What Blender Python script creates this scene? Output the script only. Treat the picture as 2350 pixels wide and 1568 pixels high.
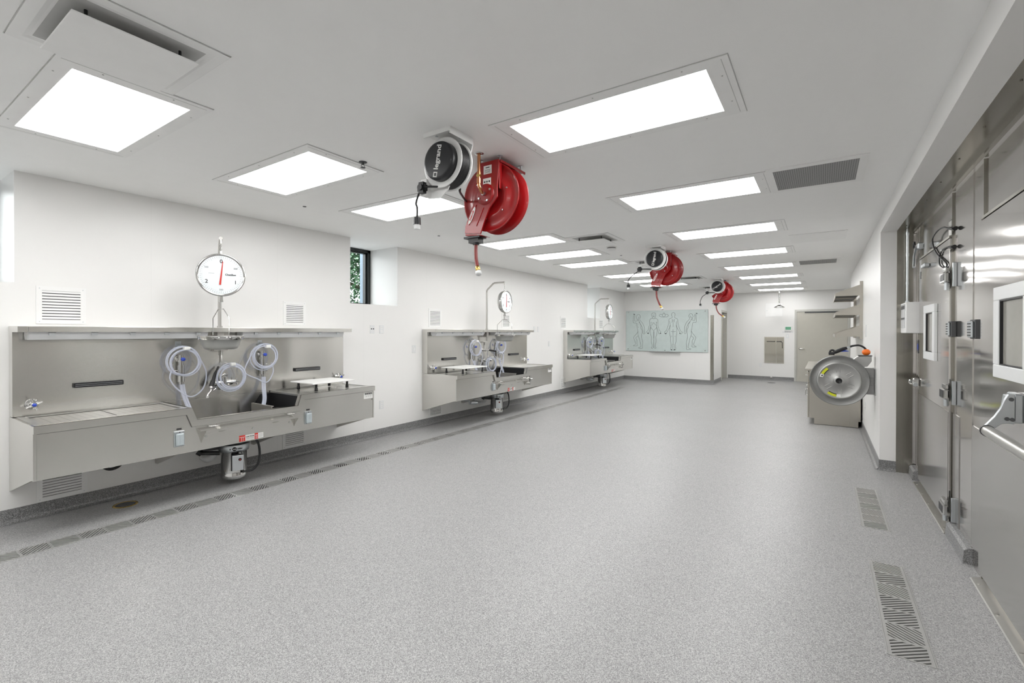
import bpy, math, random
from mathutils import Vector, Matrix
random.seed(7)
PI = math.pi
SC = bpy.context.scene
COL = SC.collection
for o in list(bpy.data.objects):
    bpy.data.objects.remove(o, do_unlink=True)

# ------------------------------------------------------------------ camera
F_PX, YAW, PITCH, ROLL, CY = 1071.066, 0.587214, -0.0044441, 0.0020484, 765.83
H = 1.5                                   # eye height
cam = bpy.data.objects.new('camera', bpy.data.cameras.new('camera'))
COL.objects.link(cam)
cam.data.sensor_width = 36.0
cam.data.lens = F_PX / 2350.0 * 36.0
cam.data.shift_x = 0.0
cam.data.shift_y = -(784.0 - CY) / 2350.0
cam.data.clip_start = 0.05
fw = Vector((-math.sin(YAW) * math.cos(PITCH), math.cos(YAW) * math.cos(PITCH), math.sin(PITCH)))
rt = Vector((math.cos(YAW), math.sin(YAW), 0))
up = rt.cross(fw)
rt, up = math.cos(ROLL) * rt + math.sin(ROLL) * up, -math.sin(ROLL) * rt + math.cos(ROLL) * up
R = Matrix((rt, up, -fw)).transposed().to_4x4()
cam.matrix_world = Matrix.Translation((0, 0, H)) @ R
SC.camera = cam

# ------------------------------------------------------------------ view, world
SC.view_settings.view_transform = 'Standard'
SC.view_settings.look = 'None'
SC.view_settings.gamma = 1.0
SC.view_settings.exposure = 0.0
SC.view_settings.use_curve_mapping = False
LAMP = 13.0                                 # radiance of the ceiling panels
w = bpy.data.worlds.new('sky'); SC.world = w; w.use_nodes = True
wn = w.node_tree.nodes; wl = w.node_tree.links
bg = wn['Background']; bg.inputs[1].default_value = 5.5
tc = wn.new('ShaderNodeTexCoord'); sp = wn.new('ShaderNodeSeparateXYZ'); cr = wn.new('ShaderNodeValToRGB')
wl.new(tc.outputs['Generated'], sp.inputs[0]); wl.new(sp.outputs['Z'], cr.inputs[0]); wl.new(cr.outputs[0], bg.inputs[0])
cr.color_ramp.elements[0].color = (0.42, 0.43, 0.42, 1); cr.color_ramp.elements[0].position = 0.0
cr.color_ramp.elements[1].color = (0.95, 0.98, 1.0, 1); cr.color_ramp.elements[1].position = 0.12

# ------------------------------------------------------------------ materials
def srgb(r, g, b):
    f = lambda c: (c / 255 / 12.92) if c / 255 <= 0.04045 else ((c / 255 + 0.055) / 1.055) ** 2.4
    return (f(r), f(g), f(b), 1)

class NT:
    def __init__(s, name):
        s.m = bpy.data.materials.new(name); s.m.use_nodes = True
        s.n = s.m.node_tree.nodes; s.l = s.m.node_tree.links; s.b = s.n['Principled BSDF']
    def set(s, **k):
        for a, v in k.items(): s.b.inputs[a.replace('_', ' ')].default_value = v
        return s
    def node(s, t, **k):
        x = s.n.new(t)
        for a, v in k.items(): setattr(x, a, v)
        return x
    def coord(s, scale=(1, 1, 1), kind='Object'):
        c = s.node('ShaderNodeTexCoord'); mp = s.node('ShaderNodeMapping')
        mp.inputs['Scale'].default_value = scale
        s.l.new(c.outputs[kind], mp.inputs['Vector']); return mp.outputs['Vector']
    def noise(s, vec, scale, detail=2.0, rough=0.5):
        x = s.node('ShaderNodeTexNoise'); x.inputs['Scale'].default_value = scale
        x.inputs['Detail'].default_value = detail; x.inputs['Roughness'].default_value = rough
        s.l.new(vec, x.inputs['Vector']); return x.outputs['Fac']
    def ramp(s, fac, stops):
        x = s.node('ShaderNodeValToRGB'); e = x.color_ramp.elements
        e[0].position, e[0].color = stops[0]; e[1].position, e[1].color = stops[-1]
        for p, c in stops[1:-1]:
            q = e.new(p); q.color = c
        s.l.new(fac, x.inputs[0]); return x.outputs[0]
    def math(s, op, a, b=None):
        x = s.node('ShaderNodeMath'); x.operation = op
        for i, v in enumerate((a, b)):
            if v is None: continue
            if isinstance(v, (int, float)): x.inputs[i].default_value = v
            else: s.l.new(v, x.inputs[i])
        return x.outputs[0]
    def mix(s, fac, a, b):
        x = s.node('ShaderNodeMix'); x.data_type = 'RGBA'
        for i, v in ((0, fac), (6, a), (7, b)):
            if isinstance(v, (int, float, tuple)): x.inputs[i].default_value = v
            else: s.l.new(v, x.inputs[i])
        return x.outputs[2]
    def bump(s, h, strength, dist=0.01, prev=None):
        x = s.node('ShaderNodeBump'); x.inputs['Strength'].default_value = strength
        x.inputs['Distance'].default_value = dist; s.l.new(h, x.inputs['Height'])
        if prev is not None: s.l.new(prev, x.inputs['Normal'])
        return x.outputs[0]

def plain(name, col, rough=0.5, metal=0.0, coat=0.0, var=0.03):
    t = NT(name); t.set(Roughness=rough, Metallic=metal)
    if coat: t.set(Coat_Weight=coat, Coat_Roughness=0.05)
    v = t.coord(); n = t.noise(v, 9.0, 3)
    a = tuple(max(0, c * (1 - var)) for c in col[:3]) + (1,)
    b = tuple(min(1, c * (1 + var)) for c in col[:3]) + (1,)
    t.l.new(t.ramp(n, [(0.35, a), (0.65, b)]), t.b.inputs['Base Color'])
    return t.m

def steel(name, col, rough, tangent=None, streak=(1, 1, 1), wave=0.0, wscale=(0.6, 0.6, 2.5), aniso=0.85):
    """stainless sheet; tangent = direction across the brush lines, along which reflections smear"""
    t = NT(name); t.set(Metallic=1.0)
    n = t.noise(t.coord(streak), 90.0, 2)
    n2 = t.noise(t.coord(), 1.5, 2)
    a = tuple(c * 0.96 for c in col[:3]) + (1,); b = tuple(min(1, c * 1.03) for c in col[:3]) + (1,)
    t.l.new(t.ramp(n2, [(0.3, a), (0.7, b)]), t.b.inputs['Base Color'])
    r = t.math('ADD', t.math('MULTIPLY', t.math('SUBTRACT', n, 0.5), rough * 0.10), rough)
    t.l.new(r, t.b.inputs['Roughness'])
    if tangent:
        c = t.node('ShaderNodeCombineXYZ')
        for i in range(3): c.inputs[i].default_value = tangent[i]
        t.l.new(c.outputs[0], t.b.inputs['Tangent']); t.b.inputs['Anisotropic'].default_value = aniso
    if wave:
        t.l.new(t.bump(t.noise(t.coord(wscale), 1.6, 1.0), 1.0, wave), t.b.inputs['Normal'])
    return t.m

M = {}
def frp(name, col, rough, period=1.22, axis='Y'):
    t = NT(name); t.set(Roughness=rough)
    v = t.coord(); s_ = t.node('ShaderNodeSeparateXYZ'); t.l.new(v, s_.inputs[0])
    fr = t.math('FRACT', t.math('DIVIDE', t.math('ADD', s_.outputs[axis], 50.0 * period - 0.55), period))
    seam = t.math('LESS_THAN', fr, 0.0035)
    dk = tuple(c * 0.95 for c in col[:3]) + (1,)
    t.l.new(t.mix(seam, col, dk), t.b.inputs['Base Color'])
    t.l.new(t.bump(t.noise(t.coord((1, 1, .35)), 3.0, 2), 0.25, 0.008, t.bump(t.noise(v, 160, 2), 0.02, 0.002)), t.b.inputs['Normal'])
    return t.m
M['wall'] = frp('white_wall_panel', (0.82, 0.815, 0.80, 1), 0.36)
M['wallx'] = frp('white_end_wall_panel', (0.80, 0.795, 0.78, 1), 0.30, axis='X')
M['ceiling'] = plain('ceiling_paint', (0.94, 0.94, 0.93, 1), 0.6, var=0.005)
M['white'] = plain('white_enamel', (0.84, 0.84, 0.83, 1), 0.4, var=0.01)
M['lightframe'] = plain('white_powder_coat', (0.90, 0.90, 0.89, 1), 0.45, var=0.01)
M['gap'] = plain('shadow_gap_grey', (0.55, 0.55, 0.54, 1), 0.8)
M['plastic'] = plain('white_plastic', (0.74, 0.75, 0.75, 1), 0.35, var=0.01)
M['black'] = plain('black_rubber', (0.012, 0.012, 0.013, 1), 0.42)
M['blackcap'] = plain('black_plastic', (0.010, 0.0105, 0.013, 1), 0.40)
M['darkgrey'] = plain('dark_grey_metal', (0.07, 0.072, 0.075, 1), 0.5)
M['red'] = plain('red_enamel', (0.28, 0.0025, 0.004, 1), 0.34, coat=0.2)
M['redhose'] = plain('red_rubber', (0.20, 0.03, 0.026, 1), 0.45)
M['redmark'] = plain('red_print', (0.55, 0.03, 0.02, 1), 0.5)
M['copper'] = plain('copper', (0.62, 0.27, 0.13, 1), 0.25, metal=1.0, var=0.12)
M['brass'] = plain('brass', (0.72, 0.52, 0.16, 1), 0.25, metal=1.0)
M['chrome'] = plain('chrome', (0.60, 0.60, 0.59, 1), 0.09, metal=1.0)
M['zinc'] = plain('zinc', (0.60, 0.63, 0.65, 1), 0.32, metal=1.0)
M['zincmatte'] = plain('matte_pan_metal', (0.62, 0.62, 0.60, 1), 0.42, metal=1.0)
M['switchcover'] = plain('grey_switch_cover', (0.42, 0.47, 0.49, 1), 0.3)
M['pan'] = plain('grey_pan_enamel', (0.36, 0.365, 0.35, 1), 0.32, metal=.25)
M['blue'] = plain('blue_plastic', (0.02, 0.06, 0.45, 1), 0.35)
M['orange'] = plain('orange_rubber', (0.80, 0.16, 0.01, 1), 0.4)
M['yellow'] = plain('yellow_label', (0.62, 0.66, 0.02, 1), 0.5)
M['paper'] = plain('white_label', (0.78, 0.78, 0.76, 1), 0.5)
M['ink'] = plain('black_ink', (0.02, 0.02, 0.022, 1), 0.6)
M['door'] = plain('greige_door_paint', (0.47, 0.455, 0.40, 1), 0.45, var=0.01)
M['frame'] = plain('greige_frame_paint', (0.50, 0.495, 0.46, 1), 0.42, var=0.01)
M['dial'] = plain('dial_white', (0.70, 0.74, 0.76, 1), 0.35, var=0.005)
M['lcd'] = plain('green_lcd', (0.12, 0.36, 0.22, 1), 0.3)
M['winframe'] = plain('black_window_frame', (0.012, 0.016, 0.017, 1), 0.3)
M['winblue'] = plain('pale_blue_jamb', (0.24, 0.32, 0.40, 1), 0.5)
M['leaf'] = plain('leaf_green', (0.055, 0.125, 0.06, 1), 0.5, var=0.6)
M['bark'] = plain('bark', (0.08, 0.06, 0.04, 1), 0.8, var=0.2)
M['poly'] = plain('white_cutting_board', (0.80, 0.80, 0.78, 1), 0.45, var=0.005)
M['steel'] = steel('brushed_steel', (0.67, 0.66, 0.63), 0.20, (.02, .02, 1), (1, .03, 1), 0.004, (.8, 1.3, .4))
M['steelv'] = steel('satin_steel', (0.58, 0.57, 0.545), 0.30)
M['deck'] = steel('deck_steel', (0.62, 0.615, 0.59), 0.28, (1, .02, .02), (1, .03, 1))
M['cold'] = steel('cold_room_steel', (0.62, 0.60, 0.58), 0.10, (.02, 1, .02), (1, 1, .04), 0.007, (1, .8, 1.6), 0.4)
M['colddark'] = steel('cold_room_trim_steel', (0.36, 0.345, 0.305), 0.20, (1, .5, .02), (1, 1, .04), 0.003, (1, .5, 2.0), 0.6)
M['kick'] = steel('kick_plate_steel', (0.52, 0.505, 0.49), 0.17, None, (1, 1, .04), 0.002, (1, .5, 1.5))
M['reelsteel'] = steel('reel_steel', (0.27, 0.27, 0.265), 0.48)
M['reelface'] = steel('reel_face_steel', (0.40, 0.40, 0.39), 0.45)
M['cabsteel'] = steel('cabinet_steel', (0.50, 0.475, 0.425), 0.30)
M['mirror'] = steel('polished_steel', (0.42, 0.40, 0.35), 0.06)
M['grate'] = plain('grate_steel', (0.46, 0.46, 0.45, 1), 0.42, metal=0.6)

def speckle(name, stops, rough, big=0.0):
    t = NT(name)
    v = t.coord()
    vo = t.node('ShaderNodeTexVoronoi'); vo.inputs['Scale'].default_value = 300.0; t.l.new(v, vo.inputs['Vector'])
    s_ = t.node('ShaderNodeSeparateColor'); t.l.new(vo.outputs['Color'], s_.inputs[0])
    n = t.noise(v, 150.0, 2, 0.6)
    f = t.math('ADD', t.math('MULTIPLY', s_.outputs[0], 0.55), t.math('MULTIPLY', n, 0.45))
    t.l.new(t.ramp(f, stops), t.b.inputs['Base Color'])
    t.l.new(t.math('ADD', t.math('MULTIPLY', t.noise(v, 1.3, 3), 0.12), rough - 0.06), t.b.inputs['Roughness'])
    t.l.new(t.bump(n, 0.25, 0.002), t.b.inputs['Normal'])
    t.set(Coat_Weight=0.16, Coat_Roughness=0.28)
    return t.m
M['floor'] = speckle('quartz_epoxy_floor', [(0.15, (.12, .119, .119, 1)), (0.34, (.225, .224, .224, 1)), (0.55, (.33, .329, .329, 1)), (0.8, (.50, .499, .495, 1))], 0.46)
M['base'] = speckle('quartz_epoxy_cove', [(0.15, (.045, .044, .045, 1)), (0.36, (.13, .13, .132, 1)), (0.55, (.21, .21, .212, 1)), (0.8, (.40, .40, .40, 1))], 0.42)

def emis(name, col, s):
    t = NT(name); t.set(Base_Color=(0.8, 0.8, 0.8, 1), Emission_Color=col, Emission_Strength=s)
    # added angular spread, lifts walls over floor: brighter sideways than straight down
    g = t.node('ShaderNodeNewGeometry'); d = t.node('ShaderNodeVectorMath'); d.operation = 'DOT_PRODUCT'
    t.l.new(g.outputs['Incoming'], d.inputs[0]); t.l.new(g.outputs['Normal'], d.inputs[1])
    c = t.math('ABSOLUTE', d.outputs['Value'])
    t.l.new(t.math('MULTIPLY', t.math('ADD', t.math('MULTIPLY', t.math('SUBTRACT', 1.0, c), 0.35), 0.82), s), t.b.inputs['Emission Strength'])
    return t.m
M['lamp'] = emis('lit_diffuser', (1.0, 0.995, 0.985, 1), LAMP)

def perf(name):
    t = NT(name); t.set(Metallic=1.0, Roughness=0.28)
    v = t.coord(); s_ = t.node('ShaderNodeSeparateXYZ'); t.l.new(v, s_.inputs[0])
    px, py = 0.032, 0.050
    fx = t.math('SUBTRACT', t.math('FRACT', t.math('DIVIDE', t.math('ADD', s_.outputs['X'], 10), px)), 0.5)
    fy = t.math('SUBTRACT', t.math('FRACT', t.math('DIVIDE', t.math('ADD', s_.outputs['Y'], 10), py)), 0.5)
    d = t.math('ADD', t.math('POWER', t.math('MULTIPLY', fx, px), 2.0), t.math('POWER', t.math('MULTIPLY', fy, py), 2.0))
    h = t.math('LESS_THAN', d, 0.0048 ** 2)
    t.l.new(t.mix(h, (0.58, 0.57, 0.55, 1), (0.01, 0.01, 0.01, 1)), t.b.inputs['Base Color'])
    return t.m
M['perf'] = perf('perforated_steel')
def grille_mat(name):
    t = NT(name); t.set(Roughness=0.6)
    v = t.coord(); s_ = t.node('ShaderNodeSeparateXYZ'); t.l.new(v, s_.inputs[0])
    fx = t.math('LESS_THAN', t.math('FRACT', t.math('MULTIPLY', t.math('ADD', s_.outputs['X'], 10), 70)), 0.45)
    fy = t.math('LESS_THAN', t.math('FRACT', t.math('MULTIPLY', t.math('ADD', s_.outputs['Y'], 10), 70)), 0.45)
    t.l.new(t.mix(t.math('MULTIPLY', fx, fy), (0.34, 0.34, 0.34, 1), (0.05, 0.05, 0.05, 1)), t.b.inputs['Base Color'])
    return t.m
M['mesh'] = grille_mat('fine_grille')
def clear(name, col, alpha_like, rough=0.08):
    t = NT(name); t.set(Base_Color=col, Roughness=rough, Transmission_Weight=alpha_like, IOR=1.35)
    n = t.noise(t.coord(), 30, 2); t.l.new(t.bump(n, 0.02, 0.001), t.b.inputs['Normal'])
    return t.m
M['tubing'] = plain('clear_vinyl_tubing', (0.72, 0.76, 0.88, 1), 0.12, var=0.04)
M['tubing'].node_tree.nodes['Principled BSDF'].inputs['Alpha'].default_value = 0.42
M['glass'] = clear('window_glass', (0.92, 0.95, 0.95, 1), 1.0, 0.0)
M['glass'].node_tree.nodes['Principled BSDF'].inputs['IOR'].default_value = 1.05
M['boardglass'] = plain('pale_green_glass', (0.56, 0.64, 0.625, 1), 0.06, coat=0.5, var=0.02)
M['darkglass'] = plain('painted_reflection_glass', (0.36, 0.35, 0.32, 1), 0.05)  # reflected room is put into the opaque grey base colour
M['diffuser'] = plain('frosted_diffuser', (0.66, 0.67, 0.68, 1), 0.25, var=0.02)

# ------------------------------------------------------------------ mesh builder
def basis(d):
    d = Vector(d).normalized()
    a = Vector((0, 0, 1)) if abs(d.z) < 0.95 else Vector((1, 0, 0))
    u = d.cross(a).normalized(); v = d.cross(u).normalized()
    return d, u, v

class MB:
    def __init__(s): s.v = []; s.f = []; s.sm = []; s.mi = []; s.cur = 0
    def add(s, vs, fs, smooth=False):
        o = len(s.v); s.v += [tuple(x) for x in vs]
        for f in fs:
            s.f.append([o + i for i in f]); s.sm.append(smooth); s.mi.append(s.cur)
        return s
    def mat(s, i): s.cur = i; return s
    def box(s, x0, x1, y0, y1, z0, z1):
        x0, x1 = sorted((x0, x1)); y0, y1 = sorted((y0, y1)); z0, z1 = sorted((z0, z1))
        vs = [(x, y, z) for x in (x0, x1) for y in (y0, y1) for z in (z0, z1)]
        return s.add(vs, [(0, 1, 3, 2), (4, 6, 7, 5), (0, 4, 5, 1), (2, 3, 7, 6), (0, 2, 6, 4), (1, 5, 7, 3)])
    def bbox(s, x0, x1, y0, y1, z0, z1, c=0.003):
        """box with chamfered vertical-ish edges along all axes (cheap bevel)"""
        x0, x1 = sorted((x0, x1)); y0, y1 = sorted((y0, y1)); z0, z1 = sorted((z0, z1))
        c = min(c, (x1 - x0) / 3, (y1 - y0) / 3, (z1 - z0) / 3)
        cx, cy, cz = (x0 + x1) / 2, (y0 + y1) / 2, (z0 + z1) / 2
        hx, hy, hz = (x1 - x0) / 2, (y1 - y0) / 2, (z1 - z0) / 2
        vs = []; idx = {}
        for i in (-1, 1):
            for j in (-1, 1):
                for k in (-1, 1):
                    for a in range(3):
                        p = [hx, hy, hz]
                        for b in range(3):
                            if b != a: p[b] -= c
                        idx[(i, j, k, a)] = len(vs)
                        vs.append((cx + i * p[0], cy + j * p[1], cz + k * p[2]))
        fs = []
        for i in (-1, 1):
            fs.append([idx[(i, -1, -1, 0)], idx[(i, 1, -1, 0)], idx[(i, 1, 1, 0)], idx[(i, -1, 1, 0)]][::i])
            fs.append([idx[(-1, i, -1, 1)], idx[(-1, i, 1, 1)], idx[(1, i, 1, 1)], idx[(1, i, -1, 1)]][::i])
            fs.append([idx[(-1, -1, i, 2)], idx[(1, -1, i, 2)], idx[(1, 1, i, 2)], idx[(-1, 1, i, 2)]][::i])
        for i in (-1, 1):
            for j in (-1, 1):
                sg = i * j
                fs.append([idx[(i, j, -1, 0)], idx[(i, j, -1, 1)], idx[(i, j, 1, 1)], idx[(i, j, 1, 0)]][::sg])
                fs.append([idx[(-1, i, j, 1)], idx[(-1, i, j, 2)], idx[(1, i, j, 2)], idx[(1, i, j, 1)]][::sg])
                fs.append([idx[(i, -1, j, 2)], idx[(i, -1, j, 0)], idx[(i, 1, j, 0)], idx[(i, 1, j, 2)]][::sg])
        for i in (-1, 1):
            for j in (-1, 1):
                for k in (-1, 1):
                    fs.append([idx[(i, j, k, 0)], idx[(i, j, k, 1)], idx[(i, j, k, 2)]][::(i * j * k)])
        return s.add(vs, fs)
    def prism(s, pts, axis, a0, a1):
        """pts: 2-D polygon in the two other axes (in x,y,z order)"""
        def P(p, a):
            q = list(p); q.insert('xyz'.index(axis), a); return tuple(q)
        n = len(pts); vs = [P(p, a0) for p in pts] + [P(p, a1) for p in pts]
        fs = [list(range(n))[::-1], list(range(n, 2 * n))] + [(i, (i + 1) % n, n + (i + 1) % n, n + i) for i in range(n)]
        return s.add(vs, fs)
    def lathe(s, prof, o, d, n=32, smooth=True):
        """prof: (radius, height along d)"""
        d, u, v = basis(d); o = Vector(o); vs = []; fs = []
        for r, h in prof:
            for i in range(n):
                a = 2 * PI * i / n
                vs.append(o + d * h + (u * math.cos(a) + v * math.sin(a)) * max(r, 1e-5))
        for k in range(len(prof) - 1):
            for i in range(n):
                j = (i + 1) % n
                fs.append((k * n + i, k * n + j, (k + 1) * n + j, (k + 1) * n + i))
        return s.add(vs, fs, smooth)
    def cyl(s, p0, p1, r, r2=None, n=20):
        p0 = Vector(p0); p1 = Vector(p1); L = (p1 - p0).length; r2 = r if r2 is None else r2
        s.lathe([(r, 0), (r2, L)], p0, p1 - p0, n)
        d, u, v = basis(p1 - p0)
        for c, rr, rev in ((p0, r, 1), (p1, r2, -1)):
            s.add([c + (u * math.cos(2 * PI * i / n) + v * math.sin(2 * PI * i / n)) * rr for i in range(n)], [list(range(n))[::rev]])
        return s
    def tube(s, path, r, n=8, closed=False, caps=True):
        P = [Vector(p) for p in path]; N = len(P)
        T = []
        for i in range(N):
            a = P[(i - 1) % N] if (closed or i > 0) else P[0]
            b = P[(i + 1) % N] if (closed or i < N - 1) else P[-1]
            T.append((b - a).normalized())
        _, u, _ = basis(T[0]); vs = []; fs = []
        for i in range(N):
            t = T[i]; u = (u - t * u.dot(t)).normalized(); v = t.cross(u)
            rr = r[i] if isinstance(r, (list, tuple)) else r
            for k in range(n):
                a = 2 * PI * k / n
                vs.append(P[i] + (u * math.cos(a) + v * math.sin(a)) * rr)
        for i in range(N if closed else N - 1):
            for k in range(n):
                j = (i + 1) % N; l = (k + 1) % n
                fs.append((i * n + k, i * n + l, j * n + l, j * n + k))
        s.add(vs, fs, True)
        if caps and not closed:
            s.add(vs[:n], [list(range(n))[::-1]]); s.add(vs[-n:], [list(range(n))])
        return s
    def quad(s, a, b, c, d): return s.add([a, b, c, d], [(0, 1, 2, 3)])
    def text(s, body, size, o, right, upv, depth=0.0006, align='CENTER', bold=0.0):
        cu = bpy.data.curves.new('t', 'FONT'); cu.body = body; cu.size = size; cu.align_x = align; cu.align_y = 'CENTER'
        cu.extrude = depth; cu.offset = bold; cu.resolution_u = 3
        ob = bpy.data.objects.new('t', cu); COL.objects.link(ob)
        dg = bpy.context.evaluated_depsgraph_get()
        me = bpy.data.meshes.new_from_object(ob.evaluated_get(dg))
        right = Vector(right).normalized(); upv = Vector(upv).normalized(); nz = right.cross(upv)
        o = Vector(o)
        vs = [o + right * q.co.x + upv * q.co.y + nz * q.co.z for q in me.vertices]
        s.add(vs, [list(p.vertices) for p in me.polygons])
        bpy.data.objects.remove(ob, do_unlink=True); bpy.data.meshes.remove(me); bpy.data.curves.remove(cu)
        return s
    def build(s, name, mats, parent=None, loc=None, bev=0, label=None):
        me = bpy.data.meshes.new(name)
        off = Vector(loc) if loc else Vector((0, 0, 0))
        me.from_pydata([tuple(Vector(p) - off) for p in s.v], [], s.f)
        if not isinstance(mats, (list, tuple)): mats = [mats]
        for m in mats: me.materials.append(M[m] if isinstance(m, str) else m)
        for p, sm, mi in zip(me.polygons, s.sm, s.mi): p.use_smooth = sm; p.material_index = mi
        me.update()
        o = bpy.data.objects.new(name, me); COL.objects.link(o)
        if parent: o.parent = parent
        o.location = off
        if bev:
            b = o.modifiers.new('bevel', 'BEVEL'); b.width = bev; b.segments = 2; b.limit_method = 'ANGLE'
        if label: o['label'] = label
        return o

def smoothpath(pts, sub=6, closed=False):
    P = [Vector(p) for p in pts]; n = len(P); out = []
    rng = range(n) if closed else range(n - 1)
    for i in rng:
        g = (lambda k: P[k % n]) if closed else (lambda k: P[min(max(k, 0), n - 1)])
        p0, p1, p2, p3 = g(i - 1), g(i), g(i + 1), g(i + 2)
        for k in range(sub):
            t = k / sub
            out.append(0.5 * ((2 * p1) + (p2 - p0) * t + (2 * p0 - 5 * p1 + 4 * p2 - p3) * t * t + (3 * p1 - p0 - 3 * p2 + p3) * t ** 3))
    if not closed: out.append(P[-1])
    return out

def thing(name, label, cat, loc, group=None, rz=0):
    o = bpy.data.objects.new(name, None); COL.objects.link(o)
    o.empty_display_size = 0.05
    o.location = loc; o.rotation_euler = (0, 0, rz)
    o['label'] = label; o['category'] = cat
    if group: o['group'] = group
    return o
def tag(o, label, cat, group=None, kind=None):
    o['label'] = label; o['category'] = cat
    if group: o['group'] = group
    if kind: o['kind'] = kind
    return o
def struct(o): o['kind'] = 'structure'; return o
def copy_tree(o, parent=None):
    c = o.copy(); COL.objects.link(c)
    if parent: c.parent = parent
    for ch in [x for x in bpy.data.objects if x.parent == o]: copy_tree(ch, c)
    return c
def dup(root, loc, label, group=None, rz=None):
    c = copy_tree(root); c.location = loc; c['label'] = label
    if group: c['group'] = group
    if rz is not None: c.rotation_euler = (0, 0, rz)
    return c

# ------------------------------------------------------------------ room shell
XL, XR, XF = -5.25, 0.522, 0.81          # left wall, right wall, cold-room wall
CE = 2.75
YB = -2.6                                 # wall behind the camera
YS, XS, YE = 14.3, -2.6, 16.6             # step in the end wall
NI = [(0.05, 0.88), (3.99, 4.82), (11.53, 12.37)]   # window niches
NX = -5.85; NZ = 1.875

# floor with two sunk trenches on the right and one on the left
tr = [(-4.575, -4.405, -1.0, 12.21), (0.262, 0.43, 4.495, 5.60), (0.262, 0.43, 2.776, 3.855)]
xs = sorted({XL, XF, 1.3} | {t[0] for t in tr} | {t[1] for t in tr}); ys = sorted({YB, YE + .1} | {t[2] for t in tr} | {t[3] for t in tr})
m = MB()
for i in range(len(xs) - 1):
    for j in range(len(ys) - 1):
        cx, cy = (xs[i] + xs[i + 1]) / 2, (ys[j] + ys[j + 1]) / 2
        if any(a < cx < b and c < cy < d for a, b, c, d in tr): continue
        m.quad((xs[i], ys[j], 0), (xs[i + 1], ys[j], 0), (xs[i + 1], ys[j + 1], 0), (xs[i], ys[j + 1], 0))
struct(m.build('floor', 'floor'))
m = MB()
for a, b, c, d in tr:
    m.quad((a, c, -.12), (b, c, -.12), (b, d, -.12), (a, d, -.12))
    for p, q in (((a, c), (b, c)), ((b, c), (b, d)), ((b, d), (a, d)), ((a, d), (a, c))):
        m.quad((p[0], p[1], -.12), (q[0], q[1], -.12), (q[0], q[1], 0), (p[0], p[1], 0))
struct(m.build('trim_1', 'black'))

struct(MB().box(NX - .02, 1.4, YB - .1, YE + .1, CE, CE + .1).build('ceiling', 'ceiling'))
# left wall with three niches
m = MB()
cur = YB
for a, b in NI:
    m.box(XL - .12, XL, cur, a, 0, CE); m.box(XL - .12, XL, a, b, 0, NZ - .02)
    m.box(NX, XL - .001, a, b, NZ - .02, NZ)
    m.box(NX, XL - .12, a - .1, a, NZ - .1, CE); m.box(NX, XL - .12, b, b + .1, NZ - .1, CE)
    cur = b
m.box(XL - .12, XL, cur, YS + .1, 0, CE)
struct(m.build('wall_left', 'wall'))
m = MB().box(XL, XS, YS, YS + .1, 0, CE)
struct(m.build('wall_far_left', 'wallx'))
m = MB().box(XS - .1, XS, YS + .1, 15.58, 0, CE).box(XS - .1, XS, 15.58, 16.5, 2.13, CE).box(XS - .1, XS, 16.5, YE, 0, CE)
struct(m.build('wall_step', 'wall'))
m = MB().box(XS - .4, 1.3, YE, YE + .1, 0, CE)
struct(m.build('wall_far', 'wallx'))
m = MB().box(XR, XR + .14, 6.46, 12.9, 0, CE).box(XR + .14, 1.0, 12.8, 12.9, 0, CE).box(.86, 1.0, 12.9, YE, 0, CE)
m.box(XR, XR + .14, YB, 6.46, 2.59, CE)
struct(m.build('wall_right', 'wall'))
struct(MB().box(NX, 1.4, YB - .1, YB, 0, CE).build('wall_back', 'wallx'))
# cold-room shell
m = MB().box(XF, XF + .1, YB, 6.46, 0, CE).box(XR + .14, XF + .1, 6.46, 6.6, 0, CE)
struct(m.build('wall_cold_room', 'cold'))
m = MB().box(XR + .14, XF, YB, 6.46, 2.59, 2.75).box(XF - .03, XF, YB, 6.46, 2.555, 2.59)
for k in range(14): m.cyl((XF - .02, 6.3 - .55 * k, 2.59), (XF - .02, 6.3 - .55 * k, 2.583), .006, n=8); m.cyl((XF - .1, 6.2 - .55 * k, 2.59), (XF - .1, 6.2 - .55 * k, 2.585), .005, n=8)
struct(m.build('trim_2', 'colddark'))
m = MB().box(.66, .795, 6.448, 6.46, 0, 2.59).box(.72, .727, 6.44, 6.45, 0, 2.59)
for z in (.12, .55, 1.0, 1.45, 1.9, 2.35):
    m.cyl((.675, 6.449, z), (.675, 6.443, z), .006, n=8)
    m.cyl((.78, 6.449, z - .03), (.78, 6.443, z - .03), .005, n=8)
struct(m.build('trim_3', 'colddark'))
# stainless seams and doors frames of the cold-room wall
m = MB()
for y in (4.16, 6.2, 6.3): m.box(XF - .004, XF, y - .002, y + .002, 0.0, 2.545)
m.box(XF - .012, XF, 2.0, 6.44, 2.545, 2.556)
struct(m.build('trim_4', 'cold'))

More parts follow.
